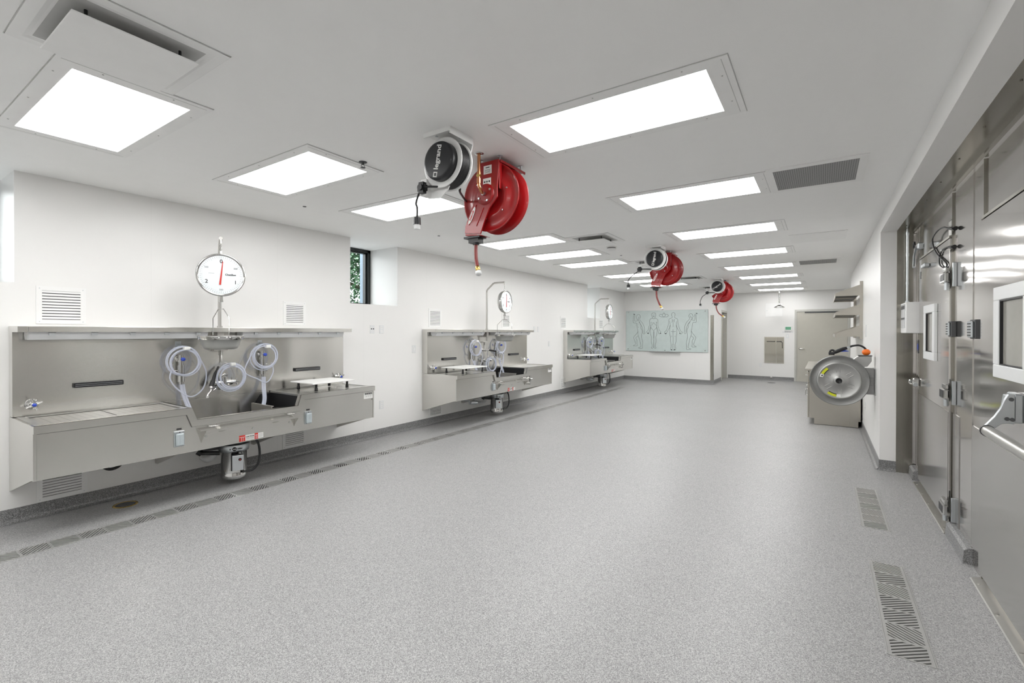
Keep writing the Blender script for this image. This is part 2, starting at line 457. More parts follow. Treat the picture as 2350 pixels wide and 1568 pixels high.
# cove base, height .11
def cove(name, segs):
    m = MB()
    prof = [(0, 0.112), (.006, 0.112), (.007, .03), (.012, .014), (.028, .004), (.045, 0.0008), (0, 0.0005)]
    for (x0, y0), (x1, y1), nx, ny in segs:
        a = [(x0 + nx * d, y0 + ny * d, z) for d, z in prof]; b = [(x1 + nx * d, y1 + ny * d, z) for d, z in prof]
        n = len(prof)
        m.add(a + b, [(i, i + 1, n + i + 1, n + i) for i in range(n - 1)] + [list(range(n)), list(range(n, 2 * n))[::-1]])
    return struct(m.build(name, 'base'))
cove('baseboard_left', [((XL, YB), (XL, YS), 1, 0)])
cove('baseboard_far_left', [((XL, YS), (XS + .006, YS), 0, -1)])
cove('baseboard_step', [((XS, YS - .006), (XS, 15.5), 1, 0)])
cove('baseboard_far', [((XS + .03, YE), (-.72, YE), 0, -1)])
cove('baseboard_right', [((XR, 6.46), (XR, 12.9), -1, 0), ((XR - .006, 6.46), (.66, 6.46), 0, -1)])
# speckled curb blocks under the cold-room panels
for k, (a, b) in enumerate(((6.18, 6.44), (4.14, 4.66))):
    m = MB().prism([(.762, 0), (.81, 0), (.81, .105), (.785, .10), (.768, .085)], 'y', a, b)
    struct(m.build('trim_%d' % (5 + k), 'base'))
# stainless corner guard
struct(MB().box(XS - .08, XS + .003, YS - .004, YS, 0.11, 1.98).box(XS, XS + .004, YS - .004, YS + .05, .11, 1.98).build('trim_7', 'colddark'))

# ------------------------------------------------------------------ windows
def window(n, a, b):
    m = MB(); x = NX
    for (c, d, e, f) in ((a, b, NZ, NZ + .035), (a, b, CE - .045, CE), (a, a + .05, NZ, CE), (b - .05, b, NZ, CE)):
        m.box(x - .06, x + .0, c, d, e, f)
    for (c, d, e, f) in ((a + .05, b - .05, NZ + .035, NZ + .055), (a + .05, b - .05, CE - .06, CE - .045), (a + .05, a + .075, NZ, CE), (b - .075, b - .05, NZ, CE)):
        m.box(x - .09, x - .03, c, d, e, f)
    w_ = struct(m.build('window_%d' % n, 'winframe'))
    MB().box(x - .062, x - .056, a + .07, b - .07, NZ + .05, CE - .055).build('pane', 'glass', w_)
    MB().box(x - .17, x - .09, b - .065, b - .02, NZ - .1, CE).box(x - .17, x - .09, a + .02, a + .065, NZ - .1, CE).build('outer_jamb', 'winblue', w_)
for i, (a, b) in enumerate(NI): window(i + 1, a, b)
# outer facade panels keep the sky out of the niches' sides
m = MB(); cur = YB - .1
for a, b in NI:
    m.box(NX - .1, NX - .02, cur, a + .03, 0, CE + .1); m.box(NX - .1, NX - .02, a + .03, b - .03, 0, NZ); cur = b - .03
m.box(NX - .1, NX - .02, cur, YE, 0, CE + .1)
struct(m.build('wall_outer_left', 'white'))
struct(MB().box(-60, NX - .1, -40, 60, -.3, -.2).build('ground', 'base'))

# tree outside the middle window
def tree(x, y, h, rx, n, label):
    t = thing('garden_tree', label, 'tree', (x, y, -.2), 'trees outside the windows')
    tr_ = MB()
    tr_.tube(smoothpath([(0, 0, 0), (.1, .05, h * .3), (-.05, .1, h * .6), (.05, 0, h * .9)], 4), [.16 - .012 * i for i in range(13)], 8)
    for k in range(10):
        a = k * 2.4; z = h * (.3 + .06 * k)
        tr_.tube([(0, 0, z), (.5 * rx * math.cos(a), .5 * rx * math.sin(a), z + .4), (.85 * rx * math.cos(a), .85 * rx * math.sin(a), z + .8)], [.05, .03, .012], 6)
    tr_.build('trunk', 'bark', t)
    lf = MB()
    for k in range(n):
        z = random.random() ** .8 * h * .8 + h * .22
        rr = rx * math.sqrt(random.random()) * max(.12, math.sin(min(PI, (1 - (z / h - .2) / .9) * 2.4)) ** .6)
        a = random.uniform(0, 2 * PI)
        c = Vector((rr * math.cos(a), rr * math.sin(a), z))
        d = Vector((random.uniform(-1, 1), random.uniform(-1, 1), random.uniform(-.8, .3))).normalized()
        _, u, v = basis(d); s_ = random.uniform(.08, .16)
        lf.add([c, c + d * s_ * .5 + u * s_ * .28 + v * .01, c + d * s_, c + d * s_ * .5 - u * s_ * .28 + v * .01], [(0, 1, 2, 3)])
    lf.build('foliage', 'leaf', t)
tree(-11.3, 9.0, 4.1, 2.1, 15000, 'leafy green tree outside the middle window')

# ------------------------------------------------------------------ ceiling lights
def make_light(label, loc):
    t = thing('ceiling_light', label, 'ceiling light', loc, 'recessed ceiling light panels')
    W, L = 1.119, .4965
    f = MB()
    o0 = .075                                   # white frame around the lit panel
    X0, X1, Y0, Y1 = -o0 - .03, W + o0 + .03, -o0, L + o0
    for a, b, c, d in ((X0, X1, Y0, 0), (X0, X1, L, Y1), (X0, 0, 0, L), (W, X1, 0, L)):
        f.box(a, b, c, d, -.006, 0)
    f.mat(1)
    g = .003
    for a, b, c, d in ((X0 - g, X1 + g, Y0 - g, Y0), (X0 - g, X1 + g, Y1, Y1 + g), (X0 - g, X0, Y0, Y1), (X1, X1 + g, Y0, Y1)):
        f.box(a, b, c, d, -.003, 0)
    for x in (X0 + .03, X1 - .03): f.box(x - .0015, x + .0015, Y0 + .02, Y1 - .02, -.0066, -.006)
    for x in (.1, W / 2, W - .1):
        for y in (-.045, L + .045): f.cyl((x, y, -.006), (x, y, -.008), .004, n=8)
    for y in (.1, L - .1):
        for x in (-.055, W + .055): f.cyl((x, y, -.006), (x, y, -.008), .004, n=8)
    f.build('frame', ['lightframe', 'gap'], t)
    MB().box(0, W, 0, L, -.004, .0).build('lit_panel', 'lamp', t)
    return t
LX, RX = -4.09, -1.585
left_y = [(.69, 'nearest light panel of the left row, above the first sink'), (1.914, 'second light panel of the left row, left of the hanging reels'),
          (3.12, 'third light panel of the left row, partly behind the nearest cord reel'), (5.31, 'fourth light panel of the left row, just past the nearest red reel'),
          (6.56, 'fifth light panel of the left row, beside the round smoke detector'), (7.76, 'sixth light panel of the left row, before the second cord reel'),
          (9.83, 'seventh light panel of the left row, behind the second cord reel'), (11.13, 'eighth light panel of the left row, second from the far end'),
          (12.33, 'farthest light panel of the left row, behind the second red reel')]
right_y = [(2.355, 'largest and nearest light panel of the right row'), (4.192, 'second light panel of the right row, beside the grey ceiling grille'),
           (6.05, 'third light panel of the right row, above the second cord reel'), (7.95, 'fourth light panel of the right row, past the blank ceiling hatch'),
           (9.78, 'fifth light panel of the right row, beside the far ceiling grille'), (11.68, 'sixth light panel of the right row, third from the far end'),
           (13.60, 'seventh light panel of the right row, second from the far end'), (15.40, 'farthest light panel of the right row, above the emergency shower')]
L0 = None
for x, lst in ((LX, left_y), (RX, right_y)):
    for y, lb in lst:
        if L0 is None: L0 = make_light(lb, (x, y, CE))
        else: dup(L0, (x, y, CE), lb)
for x, y in ((LX, -.52), (LX, -1.72), (RX, .40), (RX, -1.35)):  # unseen panels added along both rows for even light
    dup(L0, (x, y, CE), 'unseen ceiling light panel continuing the %s row, %s' % ('left' if x == LX else 'right', 'directly overhead of the camera' if y > 0 else ('just behind the camera' if y > -1.5 else 'farthest behind the camera')))

# square air diffusers
def make_diffuser(label, loc):
    t = thing('air_diffuser', label, 'air diffuser', loc, 'square ceiling air diffusers')
    m = MB(); S = .61
    for a, b, c, d in ((0, S, 0, .035), (0, S, S - .035, S), (0, .035, 0, S), (S - .035, S, 0, S)): m.box(a, b, c, d, -.006, 0)
    m.mat(1)
    for a, b, c, d in ((-.003, S + .003, -.003, 0), (-.003, S + .003, S, S + .003), (-.003, 0, 0, S), (S, S + .003, 0, S)): m.box(a, b, c, d, -.003, 0)
    m.build('frame', ['lightframe', 'gap'], t)
    # pan
    c = S / 2; m = MB()
    ring = lambda r, z: [(c - r, c - r, z), (c + r, c - r, z), (c + r, c + r, z), (c - r, c + r, z)]
    rs = [(.27, -.006), (.262, -.0065), (.245, -.001), (.232, -.0005)]
    for (r0, z0), (r1, z1) in zip(rs, rs[1:]):
        a, b = ring(r0, z0), ring(r1, z1)
        m.add(a + b, [(i, (i + 1) % 4, 4 + (i + 1) % 4, 4 + i) for i in range(4)], False)
    m.build('pan', 'lightframe', t)
    MB().box(c - .235, c + .235, c - .235, c + .235, -.0006, 0).build('throat', 'gap', t)
    MB().bbox(c - .215, c + .215, c - .215, c + .215, -.052, -.046, .004).build('face_plate', 'lightframe', t)
    for dx in (-1, 1):
        for dy in (-1, 1): MB().cyl((c + dx * .16, c + dy * .16, -.046), (c + dx * .16, c + dy * .16, 0), .006, n=8).build('hanger_rod', 'black', t)
    return t
D0 = make_diffuser('large square air diffuser at the top left corner, beside the nearest light', (-2.86, .452, CE))
dup(D0, (-2.87, 5.57, CE), 'square air diffuser just before the round smoke detector')
dup(D0, (-2.87, 8.08, CE), 'square air diffuser partly behind the second cord reel')
dup(D0, (-2.87, 11.0, CE), 'square air diffuser to the right of the second red reel')
dup(D0, (-2.87, 13.7, CE), 'farthest square air diffuser, behind the third cord reel')

def make_return(label, loc):
    t = thing('return_grille', label, 'ceiling grille', loc, 'grey ceiling return grilles')
    m = MB()
    X0, X1, Y0, Y1 = 0, .645, 0, .70; a0, a1, b0, b1 = .045, .592, .07, .64
    for a, b, c, d in ((X0, X1, Y0, b0), (X0, X1, b1, Y1), (X0, a0, b0, b1), (a1, X1, b0, b1)): m.box(a, b, c, d, -.007, 0)
    m.build('frame', 'lightframe', t)
    MB().box(a0, a1, b0, b1, -.004, 0).build('grille', 'mesh', t)
    return t
G0 = make_return('dark grey return grille in the ceiling beside the second right light panel', (-.375, 4.08, CE))
dup(G0, (-.395, 9.53, CE), 'small far return grille in the ceiling beside the fifth right light panel')
def hatch(x0, x1, y0, y1, lb):
    m = MB().box(x0, x1, y0, y1, CE - .003, CE).box(x0 + .03, x1 - .03, y0 + .03, y1 - .03, CE - .006, CE - .003)
    m.mat(1).box(x0 - .002, x1 + .002, y0 - .002, y0, CE - .0025, CE).box(x1 - .034, x1 - .031, y0 + .03, y1 - .03, CE - .0035, CE - .003)
    tag(m.build('ceiling_hatch', ['lightframe', 'gap'], loc=((x0 + x1) / 2, (y0 + y1) / 2, CE)), lb, 'access panel', 'blank ceiling hatches')
hatch(-.37, .25, 7.0, 7.66, 'flat white access hatch in the ceiling between the two grey grilles')
hatch(-1.1, -.42, 12.75, 13.35, 'flat white access hatch in the ceiling between the two farthest right lights')

# smoke detector, sprinklers
t = thing('smoke_detector', 'round white smoke detector on the ceiling beyond the square diffuser', 'smoke detector', (-2.6, 6.55, CE))
MB().lathe([(0, -.052), (.04, -.052), (.062, -.046), (.07, -.03), (.07, -.024), (.0, -.024)], (0, 0, 0), (0, 0, 1), 32).build('housing', 'white', t)
MB().lathe([(.0, -.024), (.062, -.024), (.062, -.012), (0, -.012)], (0, 0, 0), (0, 0, 1), 24).build('vent_slot', 'black', t)
MB().lathe([(0, -.012), (.072, -.012), (.075, 0), (0, 0)], (0, 0, 0), (0, 0, 1), 32).build('base', 'white', t)
def sprinkler(x, y, lb):
    t = thing('fire_sprinkler', lb, 'sprinkler', (x, y, CE), 'ceiling sprinklers')
    MB().lathe([(0, -.004), (.028, -.004), (.03, 0)], (0, 0, 0), (0, 0, 1), 20).build('flange', 'darkgrey', t)
    m = MB().cyl((0, 0, -.004), (0, 0, -.02), .009).tube([(.0, .01, -.018), (0, .016, -.03), (0, 0, -.042)], .002, 6).tube([(.0, -.01, -.018), (0, -.016, -.03), (0, 0, -.042)], .002, 6)
    m.lathe([(0, -.043), (.018, -.043), (.018, -.041), (0, -.041)], (0, 0, 0), (0, 0, 1), 14); m.build('deflector', 'darkgrey', t)
sprinkler(-2.832, 2.263, 'small dark sprinkler head on the ceiling between second left light and cord reel')
def cap(x, y, lb):
    tag(MB().lathe([(0, -.004), (.016, -.004), (.018, 0)], (x, y, CE), (0, 0, 1), 16).build('round_cover_plate', 'darkgrey', loc=(x, y, CE)), lb, 'cover cap', 'tiny round caps on the ceiling')
cap(-4.33, 2.747, 'tiny dark cap on the ceiling below the second left light')
cap(-4.18, 4.55, 'tiny dark cap on the ceiling below the nearest hanging cord')
cap(-2.75, 7.35, 'tiny dark cap on the ceiling beyond the smoke detector')

# ------------------------------------------------------------------ reels on the ceiling
def arc(cx, cz, r, a0, a1, n, y):
    return [(cx + r * math.cos(a0 + (a1 - a0) * i / n), y, cz + r * math.sin(a0 + (a1 - a0) * i / n)) for i in range(n + 1)]
def cord_reel(loc, label, rot, guide, end):
    t = thing('cord_reel', label, 'cord reel', loc, 'white cord reels hanging from the ceiling')
    cx, cz = .012, -.19
    m = MB()
    m.box(-.105, .108, .0065, .214, -.008, -.0005).box(-.105, .1085, 0, .006, -.028, -.0005).box(.109, .115, 0, .2145, -.045, -.0005)
    m.prism([(-.10, -.001), (.115, -.001), (.115, -.05), (.07, -.19), (-.04, -.19), (-.10, -.05)], 'y', .215, .225)
    m.mat(1)
    for x, y in ((-.05, .06), (.06, .06), (-.05, .16), (.06, .16)): m.cyl((x, y, -.008), (x, y, -.014), .009, n=6)
    m.build('mount_bracket', ['white', 'zinc'], t)
    m = MB().lathe([(0, .062), (.105, .062), (.148, .060), (.157, .052), (.157, .047), (.148, .046), (.13, .05), (0, .05)], (cx, 0, cz), (0, 1, 0), 48)
    m.lathe([(0, .142), (.148, .142), (.157, .146), (.157, .152), (.148, .156), (0, .156)], (cx, 0, cz), (0, 1, 0), 48)
    m.build('drum', 'white', t)
    m = MB()
    for k in range(7):
        m.tube([(cx + .141 * math.cos(a * PI / 18), .068 + .0115 * k, cz + .141 * math.sin(a * PI / 18)) for a in range(36)], .0065, 8, closed=True)
    m.lathe([(.12, .06), (.12, .144)], (cx, 0, cz), (0, 1, 0), 32)
    m.build('wound_cable', 'black', t)
    c = MB().lathe([(0, .0), (.10, 0), (.113, .003), (.119, .012), (.121, .05), (0, .05)], (cx, 0, cz), (0, 1, 0), 48)
    c.lathe([(0, .156), (.10, .156), (.10, .2), (.085, .215), (0, .215)], (cx, 0, cz), (0, 1, 0), 36)
    cap_ = c.build('drum_cover', 'blackcap', t)
    # lettering along the cover
    r_ = Vector((math.cos(rot), 0, math.sin(rot))); u_ = Vector((-math.sin(rot), 0, math.cos(rot)))
    o_ = Vector((cx, -.0012, cz))
    m = MB().text('legrand', .052, o_ + r_ * .018, r_, u_, .0004, bold=.0012)
    q = o_ - r_ * .088
    def bar(a0, a1, b0, b1):
        P = lambda a, b, yy: q + r_ * a + u_ * b + Vector((0, yy, 0))
        vs = [P(a, b, yy) for yy in (0, .0012) for a, b in ((a0, b0), (a1, b0), (a1, b1), (a0, b1))]
        m.add(vs, [(0, 1, 2, 3), (7, 6, 5, 4), (0, 4, 5, 1), (1, 5, 6, 2), (2, 6, 7, 3), (3, 7, 4, 0)])
    for a in ((-.016, -.01, -.016, .016), (.010, .016, -.016, .016), (-.0099, .0099, -.016, -.010), (-.0099, .0099, .010, .016)): bar(*a)
    m.build('lettering', 'paper', cap_)
    gx, gz = guide
    m = MB()
    m.prism([(gx + .17, cz - .13), (gx + .0, gz + .075), (gx - .03, gz + .045), (gx - .03, gz - .04), (gx + .0, gz - .055), (gx + .10, gz - .065), (gx + .16, gz - .02), (gx + .2, cz - .10)], 'y', .075, .083)
    m.box(gx - .03, gx + .02, .03, .083, gz - .045, gz + .06)
    m.build('guide_arm', 'white', t)
    m = MB().box(gx - .02, gx + .02, .0, .03, gz - .035, gz + .035).box(gx - .035, gx + .03, .005, .03, gz - .02, gz + .018).cyl((gx, .0, gz), (gx, -.012, gz), .02)
    m.build('cable_guide', 'black', t)
    ex, ez = end
    path = smoothpath([(cx - .03, .06, cz - .145), (gx + .05, .015, gz + .0), (gx, .01, gz), (gx - .025, .01, gz - .03), ((gx + ex) / 2 - .03, .01, gz - .09), (ex, .01, ez + .12), (ex, .01, ez + .05)], 6)
    m = MB().tube(path, .0068, 8)
    m.build('cord', 'black', t)
    MB().cyl((ex, .01, ez + .055), (ex, .01, ez + .01), .022, .024, 16).build('plug', 'blackcap', t)
    MB().cyl((ex, .01, ez + .01), (ex, .01, ez - .018), .021, .019, 16).build('socket_end', 'plastic', t)
    return t
cord_reel((-2.0, 2.15, CE), 'nearest white cord reel with black cover, hanging before the nearest red reel', math.radians(78), (-.13, -.335), (-.172, -.575))
cord_reel((-2.045, 6.75, CE), 'second white cord reel with black cover, upright lettering, halfway down the room', math.radians(80), (-.20, -.33), (-.37, -.60))
cord_reel((-2.06, 11.65, CE), 'farthest white cord reel with black cover and slanted lettering', math.radians(35), (-.20, -.33), (-.35, -.64))

def hose_reel(loc, label, hose, gap_mark=True):
    t = thing('hose_reel', label, 'hose reel', loc, 'red hose reels hanging from the ceiling')
    m = MB()
    m.box(-.10, .093, .0125, .34, -.042, -.0365).box(.1005, .11, .0125, .34, -.055, -.0365)
    m.prism([(-.065, -.036), (.10, -.036), (.10, -.10), (.088, -.235), (.09, -.30), (.02, -.37), (-.03, -.47), (-.06, -.545), (-.205, -.525), (-.2, -.475), (-.13, -.33), (-.105, -.25), (-.075, -.18)], 'y', .0, .012)
    m.lathe([(0, -.012), (.062, -.012), (.075, -.004), (.078, .004)], (-.015, 0, -.268), (0, 1, 0), 36)
    m.box(.094, .0995, .0125, .045, -.24, -.043)
    m.prism([(-.20, -.53), (-.06, -.55), (-.03, -.56), (-.20, -.545)], 'y', 0.0, .09)
    # pressed ribs on the arm
    for a, b in (((-.165, -.47), (-.095, -.33)), ((-.095, -.485), (-.03, -.36))):
        m.tube([(a[0], -.001, a[1]), (b[0], -.001, b[1])], .005, 6)
    m.prism([(-.09, -.036), (.10, -.036), (.07, -.33), (-.07, -.33)], 'y', .215, .225)
    m.build('arm_frame', 'red', t, bev=.002)
    m = MB(); cx, cz = 0.0, -.283
    m.lathe([(0, .05), (.075, .05), (.10, .045), (.125, .032), (.15, .032), (.165, .045), (.225, .052), (.238, .040), (.245, .040), (.243, .047), (.225, .060), (.0, .060)], (cx, 0, cz), (0, 1, 0), 64)
    m.lathe([(0, .168), (.165, .168), (.225, .160), (.238, .172), (.245, .172), (.240, .180), (0, .180)], (cx, 0, cz), (0, 1, 0), 64)
    m.build('drum', 'red', t)
    m = MB()
    for k in range(6):
        m.tube([(cx + (.155 + .0) * math.cos(a * PI / 18), .07 + .017 * k, cz + .155 * math.sin(a * PI / 18)) for a in range(36)], .0095, 8, closed=True)
    m.lathe([(.145, .05), (.145, .17)], (cx, 0, cz), (0, 1, 0), 32)
    m.build('wound_hose', 'redhose', t)
    m = MB()
    for a in range(4):
        A = a * PI / 2 + .5; m.cyl((-.015 + .055 * math.cos(A), -.006, -.268 + .055 * math.sin(A)), (-.015 + .055 * math.cos(A), -.018, -.268 + .055 * math.sin(A)), .008, n=6)
    for a in range(6):
        A = a * PI / 3 + .3; m.cyl((cx + .155 * math.cos(A), .036, cz + .155 * math.sin(A)), (cx + .155 * math.cos(A), .028, cz + .155 * math.sin(A)), .0055, n=6)
    for x, y in ((-.09, .04), (.085, .04), (-.085, .30), (.09, .30)):
        m.cyl((x, y, 0), (x, y, -.085), .005, n=8); m.cyl((x, y, -.034), (x, y, -.026), .011, n=6); m.lathe([(0, -.002), (.02, -.002), (.02, 0)], (x, y, 0), (0, 0, 1), 12)
    m.build('bolt', 'zinc', t)
    m = MB().box(-.03, .04, -.0015, 0, -.125, -.065).box(-.035, .035, -.0015, 0, -.205, -.155).lathe([(0, -.0015), (.016, -.0015), (.016, 0)], (.0, 0, -.222), (0, 1, 0), 16)
    m.mat(1).box(-.012, .022, -.0022, -.0015, -.083, -.077)
    for k in range(4): m.box(-.02, .03, -.0022, -.0015, -.096 - .007 * k, -.094 - .007 * k)
    for k in range(3): m.lathe([(0, -.0024), (.007, -.0024), (.007, -.0015)], (-.02 + .02 * k, 0, -.18), (0, 1, 0), 10)
    m.build('rating_label', ['paper', 'ink'], t)
    # maker's badge, slanted along the arm
    r_ = Vector((.45, 0, .893)).normalized(); u_ = Vector((-.893, 0, .45)).normalized(); o_ = Vector((-.135, -.0058, -.405))
    m = MB(); vs = []
    for yy in (.004, 0):
        for k in range(20):
            a = 2 * PI * k / 20; vs.append(o_ + r_ * .068 * math.cos(a) + u_ * .014 * math.sin(a) * -1 + Vector((0, yy, 0)))
    m.add(vs, [list(range(20, 40)), list(range(20))[::-1]] + [(i, (i + 1) % 20, 20 + (i + 1) % 20, 20 + i) for i in range(20)])
    m.mat(1).text('Reelcraft', .021, o_ + Vector((0, -.0006, 0)), r_, u_, .0003, bold=.0008)
    m.build('maker_badge', ['paper', 'redmark'], t)
    m = MB().box(-.215, -.07, .0, .085, -.566, -.553).box(-.18, -.09, .012, .075, -.5995, -.5665).cyl((-.13, .04, -.6), (-.13, .04, -.612), .024)
    m.build('hose_guide', 'black', t)
    path = smoothpath(hose, 6)
    MB().tube(path, .0135, 10).build('hose', 'redhose', t)
    p, q = Vector(path[-2]), Vector(path[-1]); d = (q - p).normalized()
    f = MB().lathe([(.0, -.012), (.016, -.012), (.017, .0), (.017, .022), (.012, .026), (.009, .034), (0, .034)], q, d, 16)
    f.build('brass_fitting', 'brass', t)
    MB().lathe([(0, .03), (.022, .034), (.023, .055), (.016, .062), (0, .062)], q, d, 18).build('hose_cap', 'plastic', t)
    # copper feed pipe
    m = MB().tube(smoothpath([(-.016, -.075, 0), (-.016, -.075, -.10), (-.016, -.075, -.205), (-.012, -.068, -.24), (-.015, -.045, -.262), (-.015, -.02, -.268)], 5), .0115, 12)
    m.lathe([(.0155, 0), (.0155, .035)], (-.016, -.075, -.21), (0, 0, 1), 16).lathe([(.015, -.0), (.015, .02)], (-.016, -.075, -.15), (0, 0, 1), 16)
    pp = m.build('copper_pipe', 'copper', t)
    MB().lathe([(.0, 0), (.013, 0), (.019, .004), (.019, .014), (.0, .016)], (-.016, -.075, -.163), (0, 0, 1), 6, False).build('brass_nut', 'brass', pp)
    MB().lathe([(0, -.006), (.03, -.006), (.036, -.001), (.036, 0)], (-.016, -.075, 0), (0, 0, 1), 24).build('ceiling_flange', 'chrome', pp)
    MB().lathe([(0, 0), (.014, 0), (.014, .02), (0, .02)], (-.015, -.035, -.268), (0, 1, 0), 8, False).build('swivel_joint', 'zinc', pp)
    return t
hose_reel((-2.0, 2.68, CE), 'nearest red hose reel, large, with copper feed pipe, behind the nearest cord reel',
          [(-.13, .04, -.60), (-.128, .035, -.66), (-.112, .02, -.73), (-.084, .0, -.79)])
hose_reel((-2.03, 7.27, CE), 'second red hose reel, halfway down the room, behind the second cord reel',
          [(-.13, .04, -.60), (-.122, .03, -.70), (-.08, .0, -.80), (-.045, -.02, -.86)])
hose_reel((-2.03, 12.17, CE), 'farthest red hose reel, smallest, with its hose hanging before the wall corner',
          [(-.13, .04, -.60), (-.115, .03, -.70), (-.06, .0, -.80), (.03, -.02, -.87)])
# cable from the first cord reel up to its outlet
m = MB().tube(smoothpath([(-1.99, 2.368, 2.44), (-2.05, 2.45, 2.435), (-2.33, 2.9, 2.52), (-2.30, 3.05, 2.66), (-2.28, 3.08, 2.75)], 6), .008, 8)
tag(m.build('power_cable', 'black', loc=(-2.28, 3.08, 2.75)), 'black cable running from the nearest cord reel behind the red reel', 'cable')

# ------------------------------------------------------------------ sink stations
def sink(loc, label, var):
    t = thing('autopsy_sink', label, 'wall sink', loc, 'stainless wall sinks')
    L = 2.95
    zt, zb, zr = .835, .45, .725
    # backsplash and shelf
    m = MB().box(.0, .11, 0, L, .836, 1.50)
    m.build('backsplash', 'steel', t)
    m = MB().prism([(.003, 1.501), (.003, 1.532), (.28, 1.532), (.28, 1.488), (.273, 1.488), (.273, 1.501)], 'y', .057, 1.325).prism([(.003, 1.501), (.003, 1.532), (.28, 1.532), (.28, 1.488), (.273, 1.488), (.273, 1.501)], 'y', 1.328, L)
    m.box(.003, .283, -.001, .0555, 1.487, 1.534)
    m.build('top_shelf', 'steel', t, bev=.0015)
    for a, b in ((.06, 1.30), (1.63, 2.85)):
        m = MB().prism([(.125, 1.496), (.26, 1.496), (.255, 1.47), (.225, 1.428), (.15, 1.428), (.125, 1.46)], 'y', a, b)
        lt = m.build('task_light', 'diffuser', t, bev=.003)
        n = 5
        for k in range(n):
            y = a + .13 + (b - a - .22) * k / (n - 1)
            MB().box(.255, .268, y - .018, y + .018, 1.462, 1.486).mat(1).box(.25, .272, y - .02, y + .02, 1.484, 1.4875).build('clip', ['zinc', 'black'], lt)
    # body
    poly = [(0, zb), (L, zb), (L, zt - .004), (1.99, zt - .004), (1.955, zr - .004), (1.01, zr - .004), (.97, zt - .004), (0, zt - .004)]
    m = MB().prism([(.019 if y == 0 else (L - .019 if y == L else y), z) for y, z in poly], 'x', .68, .70)
    side = [(.002, .25), (.002, zt - .003), (.703, zt - .003), (.703, zb), (.66, zb)]
    m.prism(side, 'y', .0, .018).prism(side, 'y', L - .018, L).box(.02, .679, .02, L - .02, zb + .002, zb + .01)
    m.build('apron', 'steel', t, bev=.001)
    for y in (.95, 1.84): MB().prism([(.005, .25), (.005, zb), (.60, zb), (.60, zb - .01), (.06, .25)], 'y', y, y + .006).build('support_bracket', 'steelv', t)
    # rolled front rim following the step
    def off(d): return [(0, zt), (.975, zt), (1.013, zr), (1.952, zr), (1.987, zt), (L, zt)]
    top = [(0, zt), (.972, zt), (1.012, zr), (1.953, zr), (1.988, zt), (L, zt)]
    bot = [(0, zt - .055), (.935, zt - .055), (.975, zr - .055), (1.99, zr - .055), (2.025, zt - .055), (L, zt - .055)]
    m = MB()
    for i in range(5):
        m.mat(0).prism([top[i], top[i + 1], bot[i + 1], bot[i]], 'x', .7035, .722)
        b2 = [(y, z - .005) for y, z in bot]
        m.mat(1).prism([bot[i], bot[i + 1], b2[i + 1], b2[i]], 'x', .7005, .7025).mat(0)  # black strip stands in for the shadow line under the rim
        a, b = top[i], top[i + 1]
        m.add([(.66, a[0], a[1]), (.66, b[0], b[1]), (.722, b[0], b[1]), (.722, a[0], a[1])], [(0, 3, 2, 1)])
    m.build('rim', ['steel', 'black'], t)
    # decks
    zd = zt - .002
    m = MB()
    m.box(.112, .15, .019, .965, zd - .02, zd).box(.1501, .6199, .019, .07, zd - .02, zd).box(.1501, .6199, .93, .965, zd - .02, zd).box(.62, .679, .019, .965, zd - .02, zd).box(.1501, .6199, .071, .929, zd - .03, zd - .022)
    m.box(.15, .156, .06, .94, zd, zd + .006).box(.165, .169, .06, .94, zd - .002, zd + .003)
    m.build('left_deck', 'deck', t)
    for a, b in ((.075, .495), (.505, .925)):
        MB().box(.17, .618, a, b, zd - .012, zd - .006).build('drain_plate', 'perf', t)
    m = MB()
    m.box(.112, .15, 1.99, L - .019, zd - .02, zd).box(.1501, .6199, L - .05, L - .019, zd - .02, zd).box(.1501, .6199, 1.99, 2.02, zd - .02, zd).box(.62, .679, 1.99, L - .019, zd - .02, zd).box(.1501, .6199, 2.0201, L - .0501, zd - .03, zd - .012)
    m.build('right_deck', 'deck', t)
    if var == 0:
        MB().box(.16, .615, 2.03, L - .06, zd - .012, zd - .004).build('drain_plate', 'perf', t)
    # basin
    m = MB(); y0, y1, x0, x1, zf = .975, 1.985, .111, .655, .50
    m.quad((x0, y0, zf), (x1, y0, zf), (x1, y1, zf), (x0, y1, zf))
    m.quad((x0, y0, zf), (x0, y1, zf), (x0, y1, zt), (x0, y0, zt))
    m.quad((x0, y0, zf), (x0, y0, zt), (x1, y0, zt), (x1, y0, zf))
    m.quad((x1, y0, zf), (x1, y0, zr), (x1, y1, zr), (x1, y1, zf))
    m.build('basin', 'steel', t)
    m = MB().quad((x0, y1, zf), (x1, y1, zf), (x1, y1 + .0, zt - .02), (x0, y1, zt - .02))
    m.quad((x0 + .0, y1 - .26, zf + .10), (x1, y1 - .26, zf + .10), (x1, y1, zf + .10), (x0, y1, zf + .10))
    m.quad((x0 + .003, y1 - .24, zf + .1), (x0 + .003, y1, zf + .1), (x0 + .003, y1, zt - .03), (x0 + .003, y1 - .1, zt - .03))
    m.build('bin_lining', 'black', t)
    MB().box(.262, x1 - .01, 1.715, 1.721, zf + .04, .7375).box(.254, .2615, 1.714, 1.74, zf + .02, .745).box(.262, x1 - .01, 1.714, 1.735, .738, .744).build('basin_divider', 'steelv', t)
